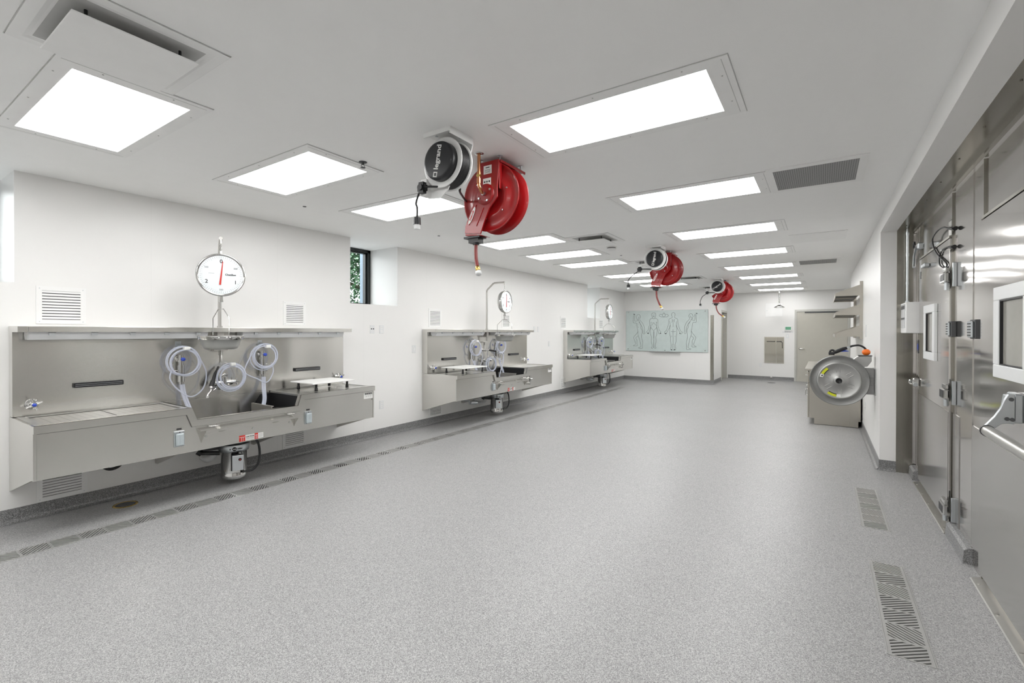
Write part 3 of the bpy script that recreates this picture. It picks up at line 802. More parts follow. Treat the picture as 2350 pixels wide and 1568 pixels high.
    # switches on the apron
    for y in ((.842, 2.035) if var == 0 else (.90, )):
        m = MB().bbox(.70, .712, y, y + .078, .515, .65, .004)
        sw = m.build('switch_box', 'zinc', t)
        m = MB().bbox(.712, .736, y + .009, y + .069, .525, .63, .010).box(.734, .738, y + .034, y + .044, .54, .61)
        m.build('cover', 'switchcover', sw)
        MB().box(.70, .703, y + .022, y + .058, .658, .672).cyl((.712, y + .04, .64), (.717, y + .04, .64), .004, n=8).build('marker_tag', 'ink', sw)
    if var == 1:
        m = MB().cyl((.70, 2.05, .62), (.76, 2.05, .62), .03).cyl((.76, 2.02, .62), (.76, 2.08, .62), .016).cyl((.74, 2.05, .56), (.74, 2.05, .68), .018).cyl((.70, 2.05, .54), (.75, 2.05, .54), .022)
        m.build('control_valve', 'chrome', t)
    # knee-height tool rail under the basin front
    m = MB()
    for y in (1.05, 1.915):
        m.prism([(.70, .515), (.70, .615), (.785, .632), (.785, .612)], 'y', y, y + .006)
    m.prism([(.703, .60), (.786, .622), (.786, .616), (.703, .585)], 'y', 1.70, 1.73).prism([(.703, .60), (.786, .622), (.786, .616), (.703, .585)], 'y', 1.20, 1.23)
    m.box(.7005, .703, 1.06, 1.91, .52, .587).box(.784, .794, 1.05, 1.92, .612, .632)
    m.build('tool_rail', 'steel', t)
    for y in (1.10, 1.83): MB().tube([(.70, y, .655), (.75, y + .01, .655), (.75, y + .08, .655), (.71, y + .08, .655)], .005, 8).build('rail_peg', 'chrome', t)
    for y in (1.09, 1.5, 1.87): MB().cyl((.70, y, .565), (.708, y, .565), .011, n=10).build('screw', 'chrome', t)
    # caution label and maker plate
    m = MB().box(.7005, .7015, 1.372, 1.60, .462, .512)
    m.mat(1)
    for a, b in ((1.372, 1.428), (1.515, 1.548)):
        m.box(.7015, .7022, a, b, .458, .515)
    m.mat(2).text('CAUTION', .017, (.7022, 1.472, .495), (0, 1, 0), (0, 0, 1), .0004, bold=.0006)
    for k in range(3): m.box(.7015, .702, 1.435, 1.508, .470 + .006 * k, .4715 + .006 * k)
    for k in range(3): m.box(.7015, .702, 1.555, 1.595, .475 + .012 * k, .477 + .012 * k)
    m.mat(0)
    for a, b in ((1.372, 1.428), (1.515, 1.548)):
        m.box(.7022, .7028, a + .004, b - .004, .496, .499)
        for k in range(2): m.box(.7022, .7028, a + (b - a) * (.34 + .3 * k), a + (b - a) * (.34 + .3 * k) + .003, .462, .497)
    m.build('caution_label', ['paper', 'redmark', 'ink'], t, label='white and red caution label')
    m = MB().box(.7005, .7012, 2.80, 2.935, .69, .765)
    m.mat(1).text('MORTECH', .022, (.7018, 2.868, .748), (0, 1, 0), (0, 0, 1), .0004, bold=.0012)
    m.text('CE', .018, (.7018, 2.92, .675), (0, 1, 0), (0, 0, 1), .0004)
    for k in range(3): m.box(.7012, .7018, 2.83 + .03 * k, 2.845 + .03 * k, .715, .718)
    m.build('maker_plate', ['paper', 'ink'], t)
    # magnetic tool bars
    for y in (.51, 2.44):
        m = MB().bbox(.112, .135, y - .165, y + .165, 1.028, 1.068, .004)
        m.mat(1).box(.135, .1365, y - .155, y + .155, 1.040, 1.0425).box(.135, .1365, y - .155, y + .155, 1.053, 1.0555)
        m.build('magnetic_bar', ['blackcap', 'zinc'], t)
    # corner valves
    for y in (.104, 2.862):
        m = MB().lathe([(0, 0), (.042, 0), (.04, .008), (.022, .018), (.016, .03), (.016, .07)], (.11, y, .925), (1, 0, 0), 24)
        for k in range(4):
            a = k * PI / 2 + .4; m.tube([(.18, y, .925), (.183, y + .05 * math.cos(a), .925 + .05 * math.sin(a))], [.009, .007], 8)
        m.lathe([(0, .08), (.02, .078), (.022, .06), (.0, .055)], (.11, y, .925), (1, 0, 0), 16)
        v = m.build('corner_valve', 'chrome', t)
        MB().lathe([(0, .092), (.012, .092), (.014, .08), (0, .079)], (.11, y, .925), (1, 0, 0), 14).build('blue_button', 'blue', v)
    # aspirators with coiled tubing
    def coil(m, y, z, x, r, n, sl=0.0):
        for k in range(n):
            rr = r * (1 - .05 * k + .02 * math.sin(k * 2)); dy = .012 * math.sin(2.1 * k + y * 9); dz = .012 * math.cos(1.7 * k + y * 5)
            m.tube([(x + .011 * k + .012 * math.cos(a * PI / 12), y + dy + rr * math.cos(a * PI / 12), z + dz + rr * 1.03 * math.sin(a * PI / 12)) for a in range(24)], .0068, 7, closed=True)
    for i, y in enumerate((1.104, 1.884)):
        zt_ = 1.25 if i == 0 else 1.265
        b = MB().box(.11, .113, y - .03, y + .02, 1.345, 1.40).tube([(.115, y - .01, 1.37), (.17, y + .0, 1.365), (.19, y, 1.345)], .006, 8)
        m = MB().lathe([(0, 0), (.032, 0), (.03, .01), (.014, .016), (.014, .05)], (.11, y, zt_ - .02), (1, 0, 0), 20)
        m.cyl((.16, y, zt_ + .02), (.16, y, zt_ - .085), .022).cyl((.16, y, zt_ - .075), (.16, y, zt_ - .235), .029).cyl((.16, y, zt_ - .235), (.16, y, zt_ - .26), .017)
        m.cyl((.16, y, zt_ - .03), (.16, y, zt_ - .045), .028)
        m.cyl((.16, y, zt_ - .02), (.21, y, zt_ - .02), .012).tube([(.16, y, zt_ - .13), (.165, y + (-.05 if i == 0 else .05), zt_ - .125), (.17, y + (-.065 if i == 0 else .065), zt_ - .15)], .004, 6)
        m.cyl((.16, y, zt_ - .19), (.17, y + .045, zt_ - .2), .006)
        asp = m.build('aspirator', 'chrome', t)
        MB().lathe([(0, .11), (.016, .11), (.018, .09), (0, .085)], (.11, y, zt_ - .02), (1, 0, 0), 14).build('blue_button', 'blue', asp)
        b.build('hose_hook', 'zinc', asp)
        m = MB(); coil(m, y + .015 + (.0 if i == 0 else -.01), 1.205 if i == 0 else 1.225, .185, .135, 4)
        s_ = 1 if i == 0 else -1
        # long slack loop
        m.tube(smoothpath([(.19, y - s_ * .08, 1.15), (.19, y - s_ * .10, 1.05), (.19, y - s_ * .03, .94), (.185, y + s_ * .08, .865 if i == 0 else .99), (.19, y + s_ * .18, .94 if i == 0 else 1.04), (.19, y + s_ * .205, 1.10), (.19, y + s_ * .13, 1.26)], 7), .0068, 8)
        # drops into the basin
        if i == 0: pth = [(.16, y, .99), (.17, y + .01, .90), (.20, y + .03, .80), (.25, y + .06, .67), (.31, y + .09, .55)]
        else: pth = [(.16, y, 1.0), (.18, y - .01, .89), (.27, y - .05, .76), (.37, y - .15, .63), (.43, y - .27, .53)]
        m.tube(smoothpath(pth, 6), .0135, 8); m.tube(smoothpath([(p[0] + .006, p[1] + .02, p[2]) for p in pth], 6), .010, 8)
        m.build('coiled_tubing', 'tubing', asp)
        MB().bbox(.197, .235, y - .0, y + .052, 1.318, 1.348, .003).build('hose_tag', 'paper', asp)
    # mixer tap, spray gun, centre coil
    y = 1.487
    m = MB()
    for k in (-1, 1):
        m.lathe([(0, 0), (.028, 0), (.026, .012), (.018, .02), (.018, .05)], (.11, y + k * .075, .965), (1, 0, 0), 18)
    m.tube([(.165, y - .11, .975), (.165, y + .11, .975)], .018, 12)
    m.cyl((.165, y, .93), (.165, y, 1.02), .026).tube(smoothpath([(.165, y, 1.01), (.20, y + .01, 1.055), (.22, y - .03, 1.06), (.225, y - .06, 1.04)], 5), .009, 8)
    for k in (-1, 1):
        for a in range(4):
            A = a * PI / 2; m.tube([(.165, y + k * .12, .975), (.165 + .035 * math.cos(A), y + k * .125, .975 + .035 * math.sin(A))], .006, 6)
    m.cyl((.165, y + .0, .93), (.165, y, .89), .02)
    m.build('mixer_tap', 'chrome', t)
    m = MB()
    if var == 0:
        m.tube(smoothpath([(.15, 1.44, 1.135), (.18, 1.40, 1.08), (.20, 1.37, 1.01), (.21, 1.345, .95)], 5), [.01] * 5 + [.016] * 6 + [.022] * 5, 10)
        m.mat(1).tube(smoothpath([(.21, 1.345, .95), (.22, 1.34, .915), (.235, 1.315, .89), (.24, 1.30, .86)], 5), [.017] * 4 + [.01] * 12, 10).cyl((.24, 1.30, .865), (.243, 1.298, .842), .016)
        m.tube([(.205, 1.39, .945), (.23, 1.375, .925), (.232, 1.355, .91)], .009, 8)
    else:
        m.tube([(.16, 1.52, 1.16), (.22, 1.56, 1.15), (.28, 1.62, 1.135)], [.012, .016, .016], 10)
        m.mat(1).cyl((.13, 1.42, 1.16), (.17, 1.53, 1.16), .014).cyl((.11, 1.45, 1.16), (.16, 1.45, 1.16), .02).tube([(.28, 1.62, 1.135), (.32, 1.65, 1.12)], .009, 8)
    m.build('spray_gun', ['black', 'chrome'], t)
    m = MB(); coil(m, 1.525, 1.03 if var == 0 else .90, .215, .135, 5)
    if var == 1:
        m.tube(smoothpath([(.3, 1.66, 1.12), (.33, 1.75, 1.08), (.33, 1.76, .95), (.32, 1.70, .78), (.33, 1.62, .6)], 6), .010, 8)
    cc = m.build('coiled_tubing', 'tubing', t)
    MB().bbox(.245, .275, 1.505, 1.55, 1.145 if var == 0 else 1.02, 1.175 if var == 0 else 1.05, .003).build('hose_tag', 'paper', cc)
    MB().box(.11, .114, 1.46, 1.50, 1.25, 1.31).box(.11, .15, 1.40, 1.53, 1.30, 1.315).tube([(.12, 1.48, 1.31), (.13, 1.48, 1.18), (.2, 1.50, 1.17)], .005, 6).build('hook_bracket', 'steelv', t)
    # pole and swing arm for the scale
    px, py = .20, 1.43
    m = MB().cyl((px, py, 1.33), (px, py, 2.2), .0165, n=16)
    m.box(.11, px + .02, py - .03, py + .03, 1.40, 1.50).cyl((px, py, 1.53), (px, py, 1.55), .024)
    m.build('scale_pole', 'steelv', t)
    d = Vector((.92, -.39, 0)) if var == 0 else Vector((1, 0, 0))
    o_ = Vector((px, py, 0))
    pts = [o_ + Vector((0, 0, 2.18)), o_ + Vector((0, 0, 2.235)), o_ + d * .02 + Vector((0, 0, 2.26)), o_ + d * .14 + Vector((0, 0, 2.355)), o_ + d * .175 + Vector((0, 0, 2.366)), o_ + d * .40 + Vector((0, 0, 2.366))]
    m = MB().tube(pts, .0155, 12)
    e_ = o_ + d * .39
    m.tube([e_ + Vector((0, 0, 2.36)), e_ + Vector((0, 0, 2.315))], .010, 8)
    m.build('swing_arm', 'steelv', t)
    # food-waste disposer under the basin
    dx, dy = .39, 1.475
    m = MB().lathe([(0, .05), (.10, .05), (.112, .06), (.116, .085), (.112, .095), (.112, .315), (.118, .318)], (dx, dy, 0), (0, 0, 1), 40)
    dp = m.build('disposer', 'chrome', t)
    MB().lathe([(.118, .318), (.132, .322), (.136, .385), (.13, .39), (.0, .39)], (dx, dy, 0), (0, 0, 1), 40).build('collar', 'zinc', dp)
    MB().lathe([(.0, .388), (.128, .388), (.13, .40), (.138, .402), (.138, .416), (.10, .45), (0, .45)], (dx, dy, 0), (0, 0, 1), 36).build('gasket', 'black', dp)
    # round dark logo plate with the maker's name round the collar
    n_ = Vector((.80, -.35, 0)).normalized() if var == 0 else Vector((.6, -.8, 0)).normalized()
    s_ = Vector((-n_.y, n_.x, 0))
    c_ = Vector((dx, dy, .355)) + n_ * .1365
    m = MB().lathe([(0, .0035), (.018, .0035), (.019, 0)], c_, n_, 20)
    m.text('in', .018, c_ - s_ * .036 - n_ * .001, s_, (0, 0, 1), .003, bold=.0006).text('erator', .017, c_ + s_ * .046 - n_ * .004, s_, (0, 0, 1), .004, bold=.0006)
    m.mat(1).text('sink', .016, c_ + n_ * .004, s_, (0, 0, 1), .0004, bold=.0006)
    m.build('logo_plate', ['ink', 'paper'], dp)
    q = Vector((dx, dy, 0)) + n_ * .11 + s_ * .02
    m = MB()
    def obox(m, o, a0, a1, b0, b1, z0, z1):
        vs = [o + n_ * a + s_ * b + Vector((0, 0, z)) for a in (a0, a1) for b in (b0, b1) for z in (z0, z1)]
        m.add(vs, [(0, 1, 3, 2), (4, 6, 7, 5), (0, 4, 5, 1), (2, 3, 7, 6), (0, 2, 6, 4), (1, 5, 7, 3)])
    obox(m, q, 0, .03, -.05, .055, .145, .30); m.mat(1)
    obox(m, q, .03, .05, -.04, .055, .15, .295)
    sb = m.build('junction_box', ['blackcap', 'zinc'], dp, bev=.003)
    MB().lathe([(0, .058), (.013, .056), (.014, .05)], q + s_ * .025 + Vector((0, 0, .255)), n_, 16).mat(1).lathe([(0, .062), (.006, .061), (.006, .05)], q + s_ * .025 + Vector((0, 0, .255)), n_, 12).build('reset_button', ['ink', 'redmark'], sb)
    m = MB().tube(smoothpath([(dx + .10, dy + .13, .45), (dx + .14, dy + .17, .36), (dx + .15, dy + .17, .20), (dx + .13, dy + .12, .12), (dx + .13, dy + .02, .12)], 6), .011, 10)
    m.build('power_lead', 'black', dp)
    m = MB().tube(smoothpath([(dx - .02, dy - .12, .37), (dx - .05, dy - .24, .375), (dx - .12, dy - .33, .41)], 5), .022, 12)
    m.cyl((dx - .10, dy - .27, .33), (dx - .02, dy - .12, .31), .02).cyl((dx - .11, dy - .28, .345), (dx - .09, dy - .25, .32), .027)
    m.build('waste_pipe', 'black', dp)
    MB().tube(smoothpath([(.02, dy - .13, .22), (.12, dy - .13, .21), (.2, dy - .1, .25), (.2, dy - .09, .31)], 5), .028, 12).build('trap_pipe', 'plastic', dp)
    if var == 0:
        MB().tube([(.08, .61 + .075 * math.cos(a * PI / 12), .365 + .075 * math.sin(a * PI / 12)) for a in range(10, 27)], .013, 10).build('supply_hose', 'black', t)
    else:
        MB().tube([(.02, .95, .30), (.30, .98, .30)], .02, 10).cyl((.3, .9, .36), (.3, 1.25, .36), .014).cyl((.32, .8, .30), (.32, .98, .28), .03).build('supply_pipe', 'zinc', t)
    return t
SY = [.85, 5.335, 10.14]
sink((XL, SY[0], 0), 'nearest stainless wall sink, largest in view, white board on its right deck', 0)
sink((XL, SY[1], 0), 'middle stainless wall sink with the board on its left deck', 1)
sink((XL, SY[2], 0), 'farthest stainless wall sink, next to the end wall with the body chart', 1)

# cutting boards standing on the decks
def board(x0, x1, y0, y1, lb):
    zt = .835; t = thing('cutting_board', lb, 'cutting board', ((x0 + x1) / 2, (y0 + y1) / 2, zt), 'white cutting boards on legs')
    hx, hy = (x1 - x0) / 2, (y1 - y0) / 2
    MB().bbox(-hx, hx, -hy, hy, .082, .095, .003).build('board', 'poly', t)
    for a in (-1, 1):
        for b in (-1, 1):
            MB().lathe([(0, .001), (.017, .001), (.017, .035), (.013, .038), (.013, .082), (0, .082)], (a * (hx - .05), b * (hy - .07), 0), (0, 0, 1), 14).build('leg', 'black', t)
board(XL + .21, XL + .65, 3.02, 3.56, 'white cutting board on black legs on the nearest sink')
board(XL + .20, XL + .64, SY[1] + .22, SY[1] + .86, 'white cutting board on black legs on the middle sink')
board(XL + .20, XL + .64, SY[2] + .22, SY[2] + .86, 'white cutting board on black legs on the farthest sink')

# hanging scales
def scale(loc, rz, lb, needle=0.1):
    Cb, Sb = math.cos(-rz), math.sin(-rz)
    """face looks along local +x; loc = arm hook point"""
    t = thing('hanging_scale', lb, 'hanging scale', loc, 'round dial hanging scales', rz)
    cz = -.295; Rr = .197
    m = MB().lathe([(0, -.05), (.15, -.05), (.185, -.035), (Rr - .004, -.01), (Rr - .004, .035), (0, .035)], (0, 0, cz), (1, 0, 0), 64)
    m.cyl((0, 0, cz + .19), (0, 0, cz + .225), .012).cyl((0, 0, cz - .19), (0, 0, cz - .235), .018).cyl((0, 0, cz - .235), (0, 0, cz - .25), .02)
    h = m.build('dial_housing', 'chrome', t)
    MB().lathe([(.176, .036), (.186, .046), (Rr, .044), (Rr + .002, .03), (Rr, .02)], (0, 0, cz), (1, 0, 0), 72).build('bezel', 'chrome', h)
    m = MB().lathe([(0, .0375), (.183, .0375), (.183, .034)], (0, 0, cz), (1, 0, 0), 64, False)
    m.mat(1)
    X = .0385
    for s_, z_, y_, sz in (('0', .125, 0, .048), ('1', -.065, .115, .048), ('2', -.065, -.115, .048)):
        m.text(s_, sz, (X, y_, cz + z_), (0, 1, 0), (0, 0, 1), .0003, bold=.0006)
    for s_, z_, y_ in (('500', .065, .115), ('500', .065, -.115), ('500', -.137, 0)):
        m.text(s_, .021, (X, y_, cz + z_), (0, 1, 0), (0, 0, 1), .0003)
    m.text('Chatillon', .024, (X, .075, cz + .005), (0, 1, 0), (0, 0, 1), .0003, bold=.0006)
    m.box(X - .0003, X + .0003, -.10, -.055, cz + .011, cz + .0125)
    for k in range(60):
        a = 2 * PI * k / 60; r0 = .156 if k % 5 else .150; w_ = .0007
        c, s2 = math.cos(a), math.sin(a)
        m.add([(X, r0 * c - w_ * s2, cz + r0 * s2 + w_ * c), (X, .170 * c - w_ * s2, cz + .170 * s2 + w_ * c), (X, .170 * c + w_ * s2, cz + .170 * s2 - w_ * c), (X, r0 * c + w_ * s2, cz + r0 * s2 - w_ * c)], [(0, 3, 2, 1)])
    m.mat(2).lathe([(.1475, .0384), (.1495, .0384)], (0, 0, cz), (1, 0, 0), 64, False)
    m.build('dial_face', ['dial', 'ink', 'diffuser'], h)
    a = needle; dv = Vector((0, math.sin(a), math.cos(a))); sv = Vector((0, math.cos(a), -math.sin(a))); c0 = Vector((.044, 0, cz))
    vs = [c0 - dv * .092 - sv * .008, c0 - dv * .092 + sv * .008, c0 + dv * .125 + sv * .003, c0 + dv * .125 - sv * .003]
    vs += [v - Vector((.002, 0, 0)) for v in vs]
    MB().add(vs, [(0, 1, 2, 3), (7, 6, 5, 4), (0, 4, 5, 1), (1, 5, 6, 2), (2, 6, 7, 3), (3, 7, 4, 0)]).build('needle', 'redmark', h)
    m = MB()
    for k in range(5):
        z = -.0 - .016 * k
        m.tube([((.006 * math.cos(b) if k % 2 else 0), (0 if k % 2 else .006 * math.cos(b)), z - .007 + .011 * math.sin(b)) for b in [i * PI / 5 for i in range(10)]], .0022, 6, closed=True)
    m.build('chain', 'chrome', t)
    # bail and pan hang below
    zb = cz - .26; zp = -.865
    w_ = .155
    m = MB().tube([(a * Cb, a * Sb, z) for a, z in ((-w_, zp + .01), (-w_, zb - .14), (-.05, zb - .055), (.05, zb - .055), (w_, zb - .14), (w_, zp + .01))], .0045, 8)
    m.tube([(0, 0, zb + .02), (0, 0, zb - .055)], .006, 8)
    m.build('bail_wire', 'chrome', t)
    m = MB().lathe([(0, -.122), (.11, -.122), (.132, -.114), (.147, -.09), (.165, -.03), (.168, -.028)], (0, 0, zp), (0, 0, 1), 48)
    m.lathe([(.164, -.028), (.144, -.088), (.128, -.110), (0, -.116)], (0, 0, zp), (0, 0, 1), 48)
    m.build('pan', 'pan', t)
    m = MB().lathe([(.164, -.032), (.182, -.03), (.184, -.004), (.190, .0), (.186, .003), (.176, .0), (.168, -.028)], (0, 0, zp), (0, 0, 1), 48)
    for a in (-1, 1):
        m.cyl((a * w_ * Cb, a * w_ * Sb, zp - .02), (a * .2 * Cb, a * .2 * Sb, zp - .02), .008)
    for b in (-1, 1): m.lathe([(0, -.01), (.01, -.006), (.01, .006), (0, .01)], (.185, b * .03, zp - .014), (1, 0, 0), 12)
    m.build('pan_ring', 'chrome', t)
    return t
Z0 = 2.315
scale((XL + .20 + .92 * .39, SY[0] + 1.43 - .39 * .39, Z0), math.radians(-20), 'round dial scale with a pan over the nearest sink, dial facing the camera', .10)
scale((XL + .59, SY[1] + 1.43, Z0), math.radians(4), 'round dial scale hanging over the middle sink, seen from its side', .02)
scale((XL + .59, SY[2] + 1.43, Z0), math.radians(4), 'round dial scale hanging over the farthest sink', .0)

# ------------------------------------------------------------------ wall grilles, plates
def grille(y0, y1, z0, z1, lb, grp, n=10):
    cy, cz = (y0 + y1) / 2, (z0 + z1) / 2
    t = thing('wall_grille', lb, 'air grille', (XL, cy, cz), grp)
    hy, hz = (y1 - y0) / 2, (z1 - z0) / 2; b = .035
    m = MB()
    for a, c, d, e in ((-hy, hy, -hz, -hz + b), (-hy, hy, hz - b, hz), (-hy, -hy + b, -hz + b, hz - b), (hy - b, hy, -hz + b, hz - b)): m.box(0.0, .006, a, c, d, e)
    m.mat(1)
    for a in (-1, 1):
        for c in (-1, 1): m.cyl((.006, a * (hy - .02), c * (hz - .018)), (.0075, a * (hy - .02), c * (hz - .018)), .004, n=8)
    m.build('frame', ['white', 'zinc'], t)
    m = MB()
    for k in range(n):
        z = -hz + b + (2 * hz - 2 * b) * (k + .5) / n; p = (hz - b) / n
        m.prism([(.001, z + p * .9), (.0075, z - p * .1), (.0075, z - p * .55), (.001, z + p * .3)], 'y', -hy + b, hy - b)
    m.build('louvre', 'white', t)
    MB().box(0, .001, -hy + b, hy - b, -hz + b, hz - b).build('backing', 'darkgrey', t)
UG, LG = 'white louvred grilles above the sinks', 'white louvred grilles below the sinks'
grille(1.0, 1.305, 1.555, 1.86, 'white louvred grille above the left end of the nearest sink', UG)
grille(3.06, 3.345, 1.57, 1.85, 'white louvred grille above the right end of the nearest sink', UG)
grille(5.475, 5.78, 1.57, 1.87, 'white louvred grille above the left end of the middle sink', UG)
grille(7.52, 7.82, 1.57, 1.86, 'white louvred grille behind the scale of the middle sink', UG)
grille(9.98, 10.29, 1.57, 1.87, 'white louvred grille above the left end of the farthest sink', UG)
grille(12.3, 12.6, 1.57, 1.86, 'white louvred grille behind the scale of the farthest sink', UG)
grille(1.0, 1.31, .115, .41, 'white louvred grille low on the wall under the nearest sink, left end', LG)
grille(3.05, 3.35, .115, .41, 'white louvred grille low on the wall under the nearest sink, right end', LG)
grille(5.48, 5.80, .115, .41, 'white louvred grille low under the left end of the middle sink', LG)
grille(7.52, 7.82, .115, .41, 'white louvred grille low under the right end of the middle sink', LG)
grille(9.98, 10.29, .115, .41, 'white louvred grille low under the farthest sink', LG)

def plate(x, y, z, nx, w_, h_, lb, kind='outlet', cat='outlet'):
    """wall plate on a wall with normal (nx,0) or (0,-1)"""
    t = thing('wall_' + kind, lb, cat, (x, y, z), 'white wall plates')
    def B(m, a0, a1, z0, z1, d0, d1):
        if nx: m.box(nx * d0, nx * d1, a0, a1, z0, z1)
        else: m.box(a0, a1, -d1, -d0, z0, z1)
    m = MB(); B(m, -w_ / 2, w_ / 2, -h_ / 2, h_ / 2, 0, .006); m.build('plate', 'plastic', t, bev=.0015)
    m = MB()
    if kind == 'outlet':
        for s_ in (-1, 1): B(m, -w_ * .23, w_ * .23, s_ * h_ * .22 - h_ * .13, s_ * h_ * .22 + h_ * .13, .006, .0075)
        m.mat(1)
        for s_ in (-1, 1):
            for q in (-1, 1): B(m, q * w_ * .1 - .001, q * w_ * .1 + .001, s_ * h_ * .22 - .004, s_ * h_ * .22 + .005, .0075, .008)
        m.build('socket', ['white', 'ink'], t)
    elif kind == 'alarm':
        for q in (-1, 1): B(m, q * .017 - .008, q * .017 + .008, -.002, .014, .006, .009)
        m.build('indicator', 'ink', t)
    else:
        B(m, -w_ * .16, w_ * .16, -h_ * .2, h_ * .2, .006, .011); m.build('rocker', 'white', t)
plate(XL, 4.355, 1.527, 1, .075, .115, 'small plate with two dark red squares right of the nearest sink', 'alarm', 'control plate')
plate(XL, 4.52, 1.527, 1, .075, .115, 'white outlet right of the plate with two dark squares', 'outlet')
plate(XL, 4.52, .45, 1, .075, .12, 'white outlet low on the wall right of the nearest sink', 'outlet')
plate(XL, 5.155, 1.225, 1, .075, .12, 'white switch plate left of the middle sink', 'switch', 'light switch')
plate(XL, 8.77, 1.55, 1, .075, .12, 'white outlet high on the wall right of the middle sink, left of two', 'outlet')
plate(XL, 8.93, 1.55, 1, .075, .12, 'white outlet high on the wall right of the middle sink, right of two', 'outlet')
plate(XL, 9.43, 1.22, 1, .075, .12, 'white switch plate left of the farthest sink', 'switch', 'light switch')
plate(XR, 8.45, 1.52, -1, .1, .17, 'white plate on the right wall beside the wall rack', 'switch', 'light switch')
plate(XR, 8.48, .43, -1, .08, .12, 'white outlet on the right wall low behind the steel reel', 'outlet')
plate(-1.63, YE, .46, 0, .075, .12, 'white outlet on the far wall left of the steel recess', 'outlet')
plate(-.90, YE, 1.38, 0, .09, .13, 'white switch plate on the far wall below the thermostat', 'switch', 'light switch')

# brass cleanout under the first sink
t = thing('floor_cleanout', 'round dark brass cover in the floor under the nearest sink', 'floor drain', (-5.0, 1.50, 0))
MB().lathe([(0, .0015), (.07, .0015), (.075, .004), (.085, .004), (.088, 0)], (0, 0, 0), (0, 0, 1), 36).build('cover', 'brass', t)
MB().lathe([(0, .0025), (.068, .0025)], (0, 0, 0), (0, 0, 1), 36).box(-.02, .02, -.003, .003, .002, .006).build('lid', 'darkgrey', t)
t = thing('floor_drain', 'small round dark drain in the floor below the emergency shower', 'floor drain', (-1.25, 15.7, 0))
MB().lathe([(0, .002), (.09, .002), (.1, .004), (.105, 0)], (0, 0, 0), (0, 0, 1), 30).build('grate', 'darkgrey', t)

# ------------------------------------------------------------------ trench grates
def clip(poly, a, b, c):
    out = []
    for i in range(len(poly)):
        p, q = poly[i], poly[(i + 1) % len(poly)]
        dp, dq = a * p[0] + b * p[1] - c, a * q[0] + b * q[1] - c
        if dp <= 0: out.append(p)
        if (dp < 0 < dq) or (dq < 0 < dp):
            s_ = dp / (dp - dq); out.append((p[0] + (q[0] - p[0]) * s_, p[1] + (q[1] - p[1]) * s_))
    return out
def grate_mesh(W, L, pat):
    m = MB(); n = len(pat); S = L / n; e = .014
    z0, z1 = -.010, .0015
    m.box(0, e, 0, L, z0, z1); m.box(W - e, W, 0, L, z0, z1)
    for k, ch in enumerate(pat):
        a0 = k * S; ey = .007
        m.box(e, W - e, a0, a0 + ey, z0, z1); m.box(e, W - e, a0 + S - ey, a0 + S, z0, z1)
        th = math.radians(38 if ch == 'D' else -38)
        nx_, ny_ = -math.sin(th), math.cos(th)
        rect = [(e, a0 + ey), (W - e, a0 + ey), (W - e, a0 + S - ey), (e, a0 + S - ey)]
        pr = [nx_ * x + ny_ * y for x, y in rect]; lo, hi = min(pr), max(pr); p = .0205; bw = .0115
        c = lo
        while c < hi:
            P = clip(rect, nx_, ny_, c + bw); P = clip(P, -nx_, -ny_, -c) if P else P
            if len(P) >= 3: m.prism(P, 'z', z0, z1)
            c += p
    return m
g0 = None
labs = {0: 'slotted drain grate in the long floor trench, cut by the left edge of the photo', 1: 'slotted drain grate in the long floor trench, second from the left edge of the photo'}
ym = -.60; i = 0
while ym + .61 < 12.6:
    if ym + .61 > .3:
        if g0 is None:
            gm = grate_mesh(.17, .608, 'DLDL'); g0 = gm.build('drain_grate', 'grate'); o = g0
        else:
            o = g0.copy(); COL.objects.link(o)
        o.location = (-4.575, ym + .001, 0)
        k = i
        word = ['first', 'second', 'third', 'fourth', 'fifth', 'sixth', 'seventh', 'eighth', 'ninth', 'tenth', 'eleventh', 'twelfth', 'thirteenth', 'fourteenth', 'fifteenth', 'sixteenth', 'seventeenth', 'eighteenth', 'nineteenth', 'twentieth', 'twenty-first', 'twenty-second'][k]
        tag(o, 'slotted steel grate in the long left floor trench, %s from the near end' % word, 'drain grate', 'slotted grates of the long left trench')
        i += 1
    ym += .61
def rgrate(y0, y1, pat, lb):
    t = thing('floor_grate', lb, 'drain grate', (.262, y0, 0), 'slotted floor grates by the cold-room doors')
    grate_mesh(.168, y1 - y0, pat).build('grate', 'grate', t)
    m = MB().box(-.006, -.001, -.0, y1 - y0, -.01, .0028).box(.169, .174, 0, y1 - y0, -.01, .0028)
    m.build('edge_frame', 'grate', t)
rgrate(2.776, 3.855, 'DLDDLDL', 'long slotted steel floor grate nearest the camera at lower right')
rgrate(4.495, 5.60, 'DLLDLDL', 'shorter looking slotted floor grate before the far cold-room door')

# ------------------------------------------------------------------ end wall with the body chart
t = thing('glass_chart_board', 'pale green glass board with line drawings of body outlines on the end wall', 'glass board', (-3.955, YS - .002, 1.5))
MB().bbox(-1.215, 1.215, -.03, -.022, -.59, .647, .002).build('glass_panel', 'boardglass', t)
for x, z in ((-1.14, -.54), (-1.14, .60), (1.14, -.54), (1.14, .60), (0, -.56)):
    MB().cyl((x, -.001, z), (x, -.038, z), .016 if x else .012, n=16).build('standoff', 'chrome', t)
MB().box(-.46, .45, -.10, -.02, -.607, -.600).box(-.46, .45, -.10, -.095, -.607, -.592).build('pen_ledge', 'diffuser', t)
def bp(x, y):
    u = (x - 60) / 2140; a = 175 - 45 * u; b = 1165 + 50 * u; v = (y - a) / (b - a)
    # perspective along the board: nearer (right) side is larger
    U = u * (1.0 + .06 * (1 - u))
    return (-1.215 + 2.43 * U, .647 - 1.237 * v)
